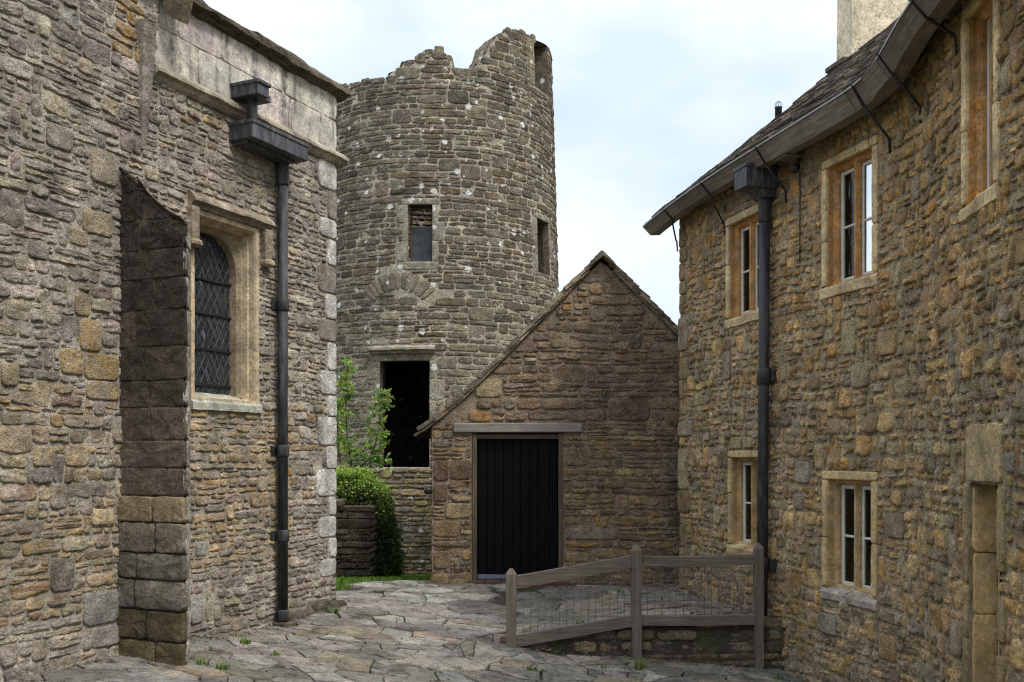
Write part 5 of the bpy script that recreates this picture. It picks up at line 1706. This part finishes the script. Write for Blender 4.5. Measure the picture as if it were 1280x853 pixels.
    stones(mb, we, [r2q(r) for r in Q], pick([(124, 106, 82), (110, 96, 76)], 4, rng), .06, 4, .02, .004, .02, 18, 6)
    o = mb.build('retaining_wall', M['dark'], origin=(1.2, FY, -2.1), recalc=False)
    tag(o, 'low dark rubble retaining wall under the timber fence', 'wall')
build_fence()

# ================================================================== GARDEN WALL, HEDGE, SAPLING
def build_garden():
    rng = np.random.RandomState(15)
    Yw = 14.0; xr = (464 - CX) / F * Yw
    zt = (HZ - 634) / F * Yw
    mb = MB()
    WG = Plan([(-5.0, Yw), (xr, Yw)]); WE = Plan([(xr, Yw), (xr, Yw + .45)])
    for W_, L_ in ((WG, WG.len), (WE, .45)):
        s0 = L_ - 1.7 if L_ > 1 else 0
        R = layout(s0, L_, -2.0, zt, (.08, .15), (.2, .55), rng, .02, .02)
        R = [r for r in R if r[2] < zt - .03]
        stones(mb, W_, [r2q(r) for r in R], pick([(84, 74, 62), (72, 64, 54), (96, 86, 72)], len(R), rng, .14), .010 + .014 * rng.rand(len(R)), 9, .014, .006, .012, 22, 4, None, lambda s: 0 * s + zt, .008, 18)
        backing(mb, W_, 0, L_, -2.1, zt, [], lin((60, 52, 44)), .2)
    V = [(-5, Yw, zt), (xr, Yw, zt), (xr, Yw + .45, zt), (-5, Yw + .45, zt)]
    mb.add(V, [[[0, 1, 2, 3]]], lin((90, 82, 70)))
    for a, b in ((-5, -3.2), (-3.19, -2.42)):
        box(mb, (a, Yw + .03, zt + .005), (b, Yw + .42, zt + .10), .015, lin((110, 100, 84)), fn=lambda V: V + .008 * np.stack([fbm(V * 6, 3, 2), fbm(V * 6 + 3, 3, 2), fbm(V * 6 + 7, 3, 2)], -1))
    o = mb.build('garden_wall', M['dark'], origin=(-2.8, Yw + .2, -1.75), recalc=False)
    tag(o, 'short dark stone garden wall with flat top in front of the hedge', 'wall')
    # hedge: leaves on a clipped rounded body
    Yh = 14.95
    k = F / Yh
    root = empty('hedge', (-2.2, Yh, -1.75), 'clipped evergreen hedge with bright top behind the low garden wall', 'hedge')
    right = [(722, 499), (700, 499), (670, 497), (645, 489), (630, 485), (612, 479), (600, 470), (593, 458)]
    rz = np.array([(HZ - y) / k for y, _ in right]); rx = np.array([(x - CX) / k for _, x in right])
    ztop = (HZ - 590) / k
    xr_ = lambda z: np.interp(z, rz, rx)
    leaf = MB()
    core = MB()
    zs = np.linspace(-1.85, ztop - .08, 14)
    ringn = 20; V = []
    for z in zs:
        X1 = xr_(z) - .10; X0 = -3.6; yy = .42 * (1 - .35 * max(0, (z - ztop + .35) / .35) ** 2)
        for a in np.arange(ringn) / ringn * 2 * np.pi:
            ca, sa = math.cos(a), math.sin(a)
            e = 4.0; r = (abs(ca) ** e + abs(sa) ** e) ** (-1 / e)
            V.append((.5 * (X0 + X1) + .5 * (X1 - X0) * r * ca, Yh + yy * r * sa, z))
    V = np.array(V); i = np.arange(len(zs) - 1)[:, None] * ringn; c_ = np.arange(ringn)[None]
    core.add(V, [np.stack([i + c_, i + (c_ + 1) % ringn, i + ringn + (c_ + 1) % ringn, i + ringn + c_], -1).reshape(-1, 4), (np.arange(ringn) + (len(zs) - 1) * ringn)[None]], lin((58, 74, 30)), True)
    core.build('inner_growth', M['hedge'], root, recalc=False)
    N = 26000
    u = rng.rand(N); P_ = np.zeros((N, 3)); Nn = np.zeros((N, 3))
    z = -1.8 + (ztop + 1.8) * rng.rand(N)
    kind = rng.rand(N)
    X1 = xr_(z)
    f = kind < .52; t_ = (kind >= .52) & (kind < .75); e_ = kind >= .75
    x = np.where(f, -3.0 + (X1 + 3.0) * rng.rand(N), 0)
    P_[f] = np.stack([x[f], np.full(f.sum(), Yh - .46), z[f]], -1); Nn[f] = (0, -1, .15)
    xt = -3.0 + (xr_(ztop - .03) + 3.0) * rng.rand(N)
    P_[t_] = np.stack([xt[t_], Yh - .45 + .9 * rng.rand(t_.sum()), np.full(t_.sum(), ztop)], -1); Nn[t_] = (0, -.2, 1)
    P_[e_] = np.stack([X1[e_], Yh - .45 + .9 * rng.rand(e_.sum()), z[e_]], -1); Nn[e_] = (1, -.1, .2)
    bulge = fbm(P_ * 3.2, 5, 3)[:, None]
    shoulder = np.clip((P_[:, 2] - ztop + .25) / .25, 0, 1) ** 2
    P_[:, 1] += np.where(f, shoulder * .2, 0)
    P_ += Nn * (bulge * .09 + .045 * rng.randn(N, 1) - .03)
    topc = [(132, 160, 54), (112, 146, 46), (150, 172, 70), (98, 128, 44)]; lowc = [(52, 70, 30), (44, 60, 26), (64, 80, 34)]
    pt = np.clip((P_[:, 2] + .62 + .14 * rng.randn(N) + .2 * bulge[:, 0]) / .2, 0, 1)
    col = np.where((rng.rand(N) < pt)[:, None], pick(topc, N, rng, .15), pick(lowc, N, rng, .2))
    D = Nn + .8 * rng.randn(N, 3); D /= np.linalg.norm(D, axis=1)[:, None]
    A_ = np.cross(D, rng.randn(N, 3)); A_ /= np.linalg.norm(A_, axis=1)[:, None]; B_ = np.cross(D, A_)
    sz = (.011 + .017 * rng.rand(N) ** 1.5)[:, None]
    V = np.stack([P_ - A_ * sz, P_ - B_ * sz * .6 + D * sz * .15, P_ + A_ * sz, P_ + B_ * sz * .6 + D * sz * .15], 1).reshape(-1, 3)
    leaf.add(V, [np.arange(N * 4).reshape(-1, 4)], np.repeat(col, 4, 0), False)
    leaf.build('foliage', M['hedge'], root, recalc=False)
    # sapling
    Ys = 15.9; ks = F / Ys
    q = lambda x, y, dy=0.0: np.array([(x - CX) / ks, Ys + dy, (HZ - y) / ks])
    root = empty('sapling', tuple(q(442, 600)[:2]) + (-1.8,), 'young sapling with bright green leaves growing up against the tower doorway', 'tree')
    st = MB()
    base = q(442, 600); base[2] = -1.8
    stems = [[base, q(441, 586), q(434, 560, .05), q(432, 520, .05), q(431, 480, .1), q(434, 447, .1)],
             [base, q(443, 585), q(455, 582, -.1), q(466, 570, -.1), q(473, 545, -.05), q(476, 515, -.05), q(478, 488, -.05)],
             [base, q(441, 588), q(450, 570, .1), q(455, 560, .15)], [base, q(428, 585, -.1), q(424, 560, -.1), q(423, 530, -.1), q(426, 500, -.1)]]
    def smooth(p, n=24):
        p = np.array(p); t = np.linspace(0, len(p) - 1, n); b = np.stack([np.interp(t, np.arange(len(p)), p[:, c]) for c in range(3)], -1)
        for _ in range(3): b[1:-1] = .25 * b[:-2] + .5 * b[1:-1] + .25 * b[2:]
        return b
    S_ = [smooth(s) for s in stems]
    for s in S_: tube(st, s, np.linspace(.016, .005, len(s)), 7)
    lf = MB()
    gc = [lin((138, 168, 78)), lin((118, 152, 64)), lin((158, 182, 96)), lin((100, 134, 60)), lin((148, 158, 80))]
    def leaflet(p, d, L, w, c):
        d = d / np.linalg.norm(d); sd = np.cross(d, rng.randn(3)); sd /= np.linalg.norm(sd); u_ = np.cross(sd, d)
        V = [p, p + d * L * .35 + sd * w, p + d * L * .75 + sd * w * .75 + u_ * L * .05, p + d * L, p + d * L * .75 - sd * w * .75 + u_ * L * .05, p + d * L * .35 - sd * w, p + d * L * .4 - u_ * w * .25]
        lf.add(V, [[[0, 1, 6], [1, 2, 6], [2, 3, 6], [3, 4, 6], [4, 5, 6], [5, 0, 6]]], c)
    def spray(p, n):
        a = rng.randn(3); a[2] = abs(a[2]) * .4; a /= np.linalg.norm(a)
        tip = p + a * (.09 + .08 * rng.rand())
        tube(st, [p, .5 * (p + tip) + (0, 0, .012), tip], .0025, 4)
        c = gc[rng.randint(5)] * (.8 + .35 * rng.rand())
        for j in range(n):
            t = j / (n - 1)
            pp = p + (tip - p) * (.35 + .65 * t)
            dd = a * .5 + rng.randn(3) * .7; dd[2] -= .15
            leaflet(pp, dd, .055 + .035 * rng.rand(), .018 + .010 * rng.rand(), c * (.85 + .3 * rng.rand()))
    for si, (s, n, lo_) in enumerate(((S_[0], 90, 6), (S_[1], 84, 10), (S_[2], 6, 14), (S_[3], 34, 8))):
        for _ in range(n):
            f_ = lo_ + (len(s) - 1 - lo_) * rng.rand() ** .8
            p = s[int(f_)] + rng.randn(3) * np.array([.05, .06, .03])
            spray(p, rng.randint(4, 7))
    for x, y in ((476, 572), (482, 578), (470, 580), (478, 582), (462, 532)):
        for _ in range(5): spray(q(x + 3 * rng.randn(), y + 3 * rng.randn(), -.05), 5)
    st.build('trunk', M['bark'], root)
    lf.build('foliage', M['sapling'], root, recalc=False)
    # weeds in the joints of the paving
    wc = [lin((100, 124, 52)), lin((84, 108, 44)), lin((120, 138, 66))]
    for j, (x, y, n, h) in enumerate(((254, 832, 26, .07), (278, 838, 30, .06), (307, 806, 26, .06), (343, 821, 16, .05), (418, 767, 24, .07), (292, 797, 12, .04), (664, 839, 26, .05), (572, 838, 10, .04), (800, 838, 34, .12), (754, 836, 14, .06), (776, 742, 14, .08), (725, 780, 10, .06), (974, 850, 26, .06))):
        Yg = 9.5
        for _ in range(40):
            X = (x - CX) / F * Yg; Yg = float(h_all(X, Yg)) / ((HZ - y) / F) * .5 + Yg * .5
        p = np.array([(x - CX) / F * Yg, Yg, float(h_all((x - CX) / F * Yg, Yg)) + .0])
        m = MB(); blades(m, [p], n, h, .05, rng, wc, 1.4, .007)
        o = m.build('weed_tuft', M['blade'], origin=p, recalc=False)
        tag(o, 'small green weed tuft growing in a joint of the stone paving', 'weed', 'weeds in the paving joints')
build_garden()

def build_gravel():
    rng = np.random.RandomState(33)
    P = []
    for _ in range(420):                                   # along the foot of the chapel
        s = rng.uniform(5.4, WC.len); d = abs(rng.randn()) * .09 + .03
        p = WC.map(np.array([s]), 0, d)[0]; P.append((p[0], p[1]))
    for _ in range(260):                                   # under the retaining wall
        P.append((rng.uniform(-.1, 2.6), FY - .02 - abs(rng.randn()) * .12))
    for _ in range(200):                                   # along the outbuilding and the house
        P.append((rng.uniform(-1.0, 2.0), SY - .04 - abs(rng.randn()) * .07))
    for _ in range(160):
        p = WH.map(np.array([rng.uniform(.0, 4.5)]), 0, .04 + abs(rng.randn()) * .08)[0]; P.append((p[0], p[1]))
    for _ in range(700): P.append((rng.uniform(-3.2, 2.6), rng.uniform(8.3, 12.9)))
    base = np.array([(1, 0, 0), (-1, 0, 0), (0, 1, 0), (0, -1, 0), (0, 0, 1), (0, 0, -1)], float)
    f = np.array([(0, 2, 4), (2, 1, 4), (1, 3, 4), (3, 0, 4), (2, 0, 5), (1, 2, 5), (3, 1, 5), (0, 3, 5)])
    mb = MB()
    for (x, y) in P:
        r = .005 + .016 * rng.rand() ** 2.5
        V = base * r * (.6 + .8 * rng.rand(6, 1)) * np.array([1.2, 1.0, .55])
        a = rng.rand() * 6.28; R_ = np.array([[math.cos(a), -math.sin(a), 0], [math.sin(a), math.cos(a), 0], [0, 0, 1]])
        mb.add(V @ R_.T + np.array([x, y, float(h_all(x, y)) + .012 + r * .2]), [f], pick([(150, 138, 116), (120, 110, 96), (172, 160, 138), (104, 92, 74)], 1, rng, .15)[0])
    tag(mb.build('gravel', M['flag'], recalc=False), 'loose grit and stone chips lying on the paving along the wall feet', 'gravel', kind='stuff')
build_gravel()

# ------------------------------------------------------------------ lift everything so that the ground by the door is near zero
for o in list(SC.objects):
    if o.parent is None:
        o.location.z += EYE

# ================================================================== CAMERA, SKY, SUN
cam = bpy.data.cameras.new('camera'); co = bpy.data.objects.new('camera', cam); COL.objects.link(co)
cam.sensor_fit = 'HORIZONTAL'; cam.sensor_width = 36; cam.lens = F / 1280 * 36
cam.shift_y = (HZ - 426.5) / 1280
cam.clip_end = 3000; cam.clip_start = .05
co.location = (0, 0, EYE); co.rotation_euler = (math.radians(90), 0, 0)
SC.camera = co

el, az = math.radians(52), math.radians(128)       # sun high, to the right and a little behind the camera
w = bpy.data.worlds.new('World'); SC.world = w; w.use_nodes = True
t = w.node_tree
bg = t.nodes['Background']
sky = t.nodes.new('ShaderNodeTexSky'); sky.sky_type = 'NISHITA'; sky.sun_disc = False
sky.sun_elevation = el; sky.sun_rotation = az; sky.dust_density = 2.0
t.links.new(sky.outputs[0], bg.inputs['Color']); bg.inputs['Strength'].default_value = .12
tc = t.nodes.new('ShaderNodeTexCoord')
mp = t.nodes.new('ShaderNodeMapping'); mp.inputs['Scale'].default_value = (1, 1, 1.9); mp.inputs['Location'].default_value = (.3, .1, .25); t.links.new(tc.outputs['Generated'], mp.inputs[0])
n1 = noise(t, mp.outputs[0], 2.4, 6, .52)
fac = rng_map(t, n1, .36, .54, .72, 1.0)
n2 = noise(t, mp.outputs[0], 3.4, 5, .5)
cl = mixc(t, rng_map(t, n2, .35, .65, 0, 1), (.66, .78, .95), (1.0, 1.0, 1.0))
b2 = t.nodes.new('ShaderNodeBackground'); t.links.new(cl, b2.inputs['Color']); sx = t.nodes.new('ShaderNodeSeparateXYZ'); t.links.new(tc.outputs['Generated'], sx.inputs[0])
# an overcast sky is brighter overhead than near the horizon
zen = rng_map(t, sx.outputs['Z'], .42, 1.0, 1.0, 2.6)
t.links.new(math_(t, 'MULTIPLY', zen, .645), b2.inputs['Strength'])
mx = t.nodes.new('ShaderNodeMixShader'); t.links.new(fac, mx.inputs[0]); t.links.new(bg.outputs[0], mx.inputs[1]); t.links.new(b2.outputs[0], mx.inputs[2])
t.links.new(mx.outputs[0], t.nodes['World Output'].inputs['Surface'])

sun = bpy.data.lights.new('sun', 'SUN'); sun.energy = 1.5; sun.angle = math.radians(14); sun.color = (1, .96, .9)
so = bpy.data.objects.new('sun', sun); COL.objects.link(so)
dv = Vector((math.sin(az) * math.cos(el), math.cos(az) * math.cos(el), math.sin(el)))
so.rotation_euler = dv.to_track_quat('Z', 'Y').to_euler()
so.location = (0, 0, 30)

SC.view_settings.view_transform = 'Standard'; SC.view_settings.look = 'None'; SC.view_settings.gamma = 1; SC.view_settings.use_curve_mapping = False
SC.view_settings.exposure = 0.9
SC.cycles.use_denoising = True
SC.cycles.denoising_input_passes = 'RGB_ALBEDO_NORMAL'
SC.cycles.denoising_prefilter = 'NONE'
SC.cycles.pixel_filter_type = 'BLACKMAN_HARRIS'
SC.cycles.filter_width = 1.2
SC.cycles.max_bounces = 6
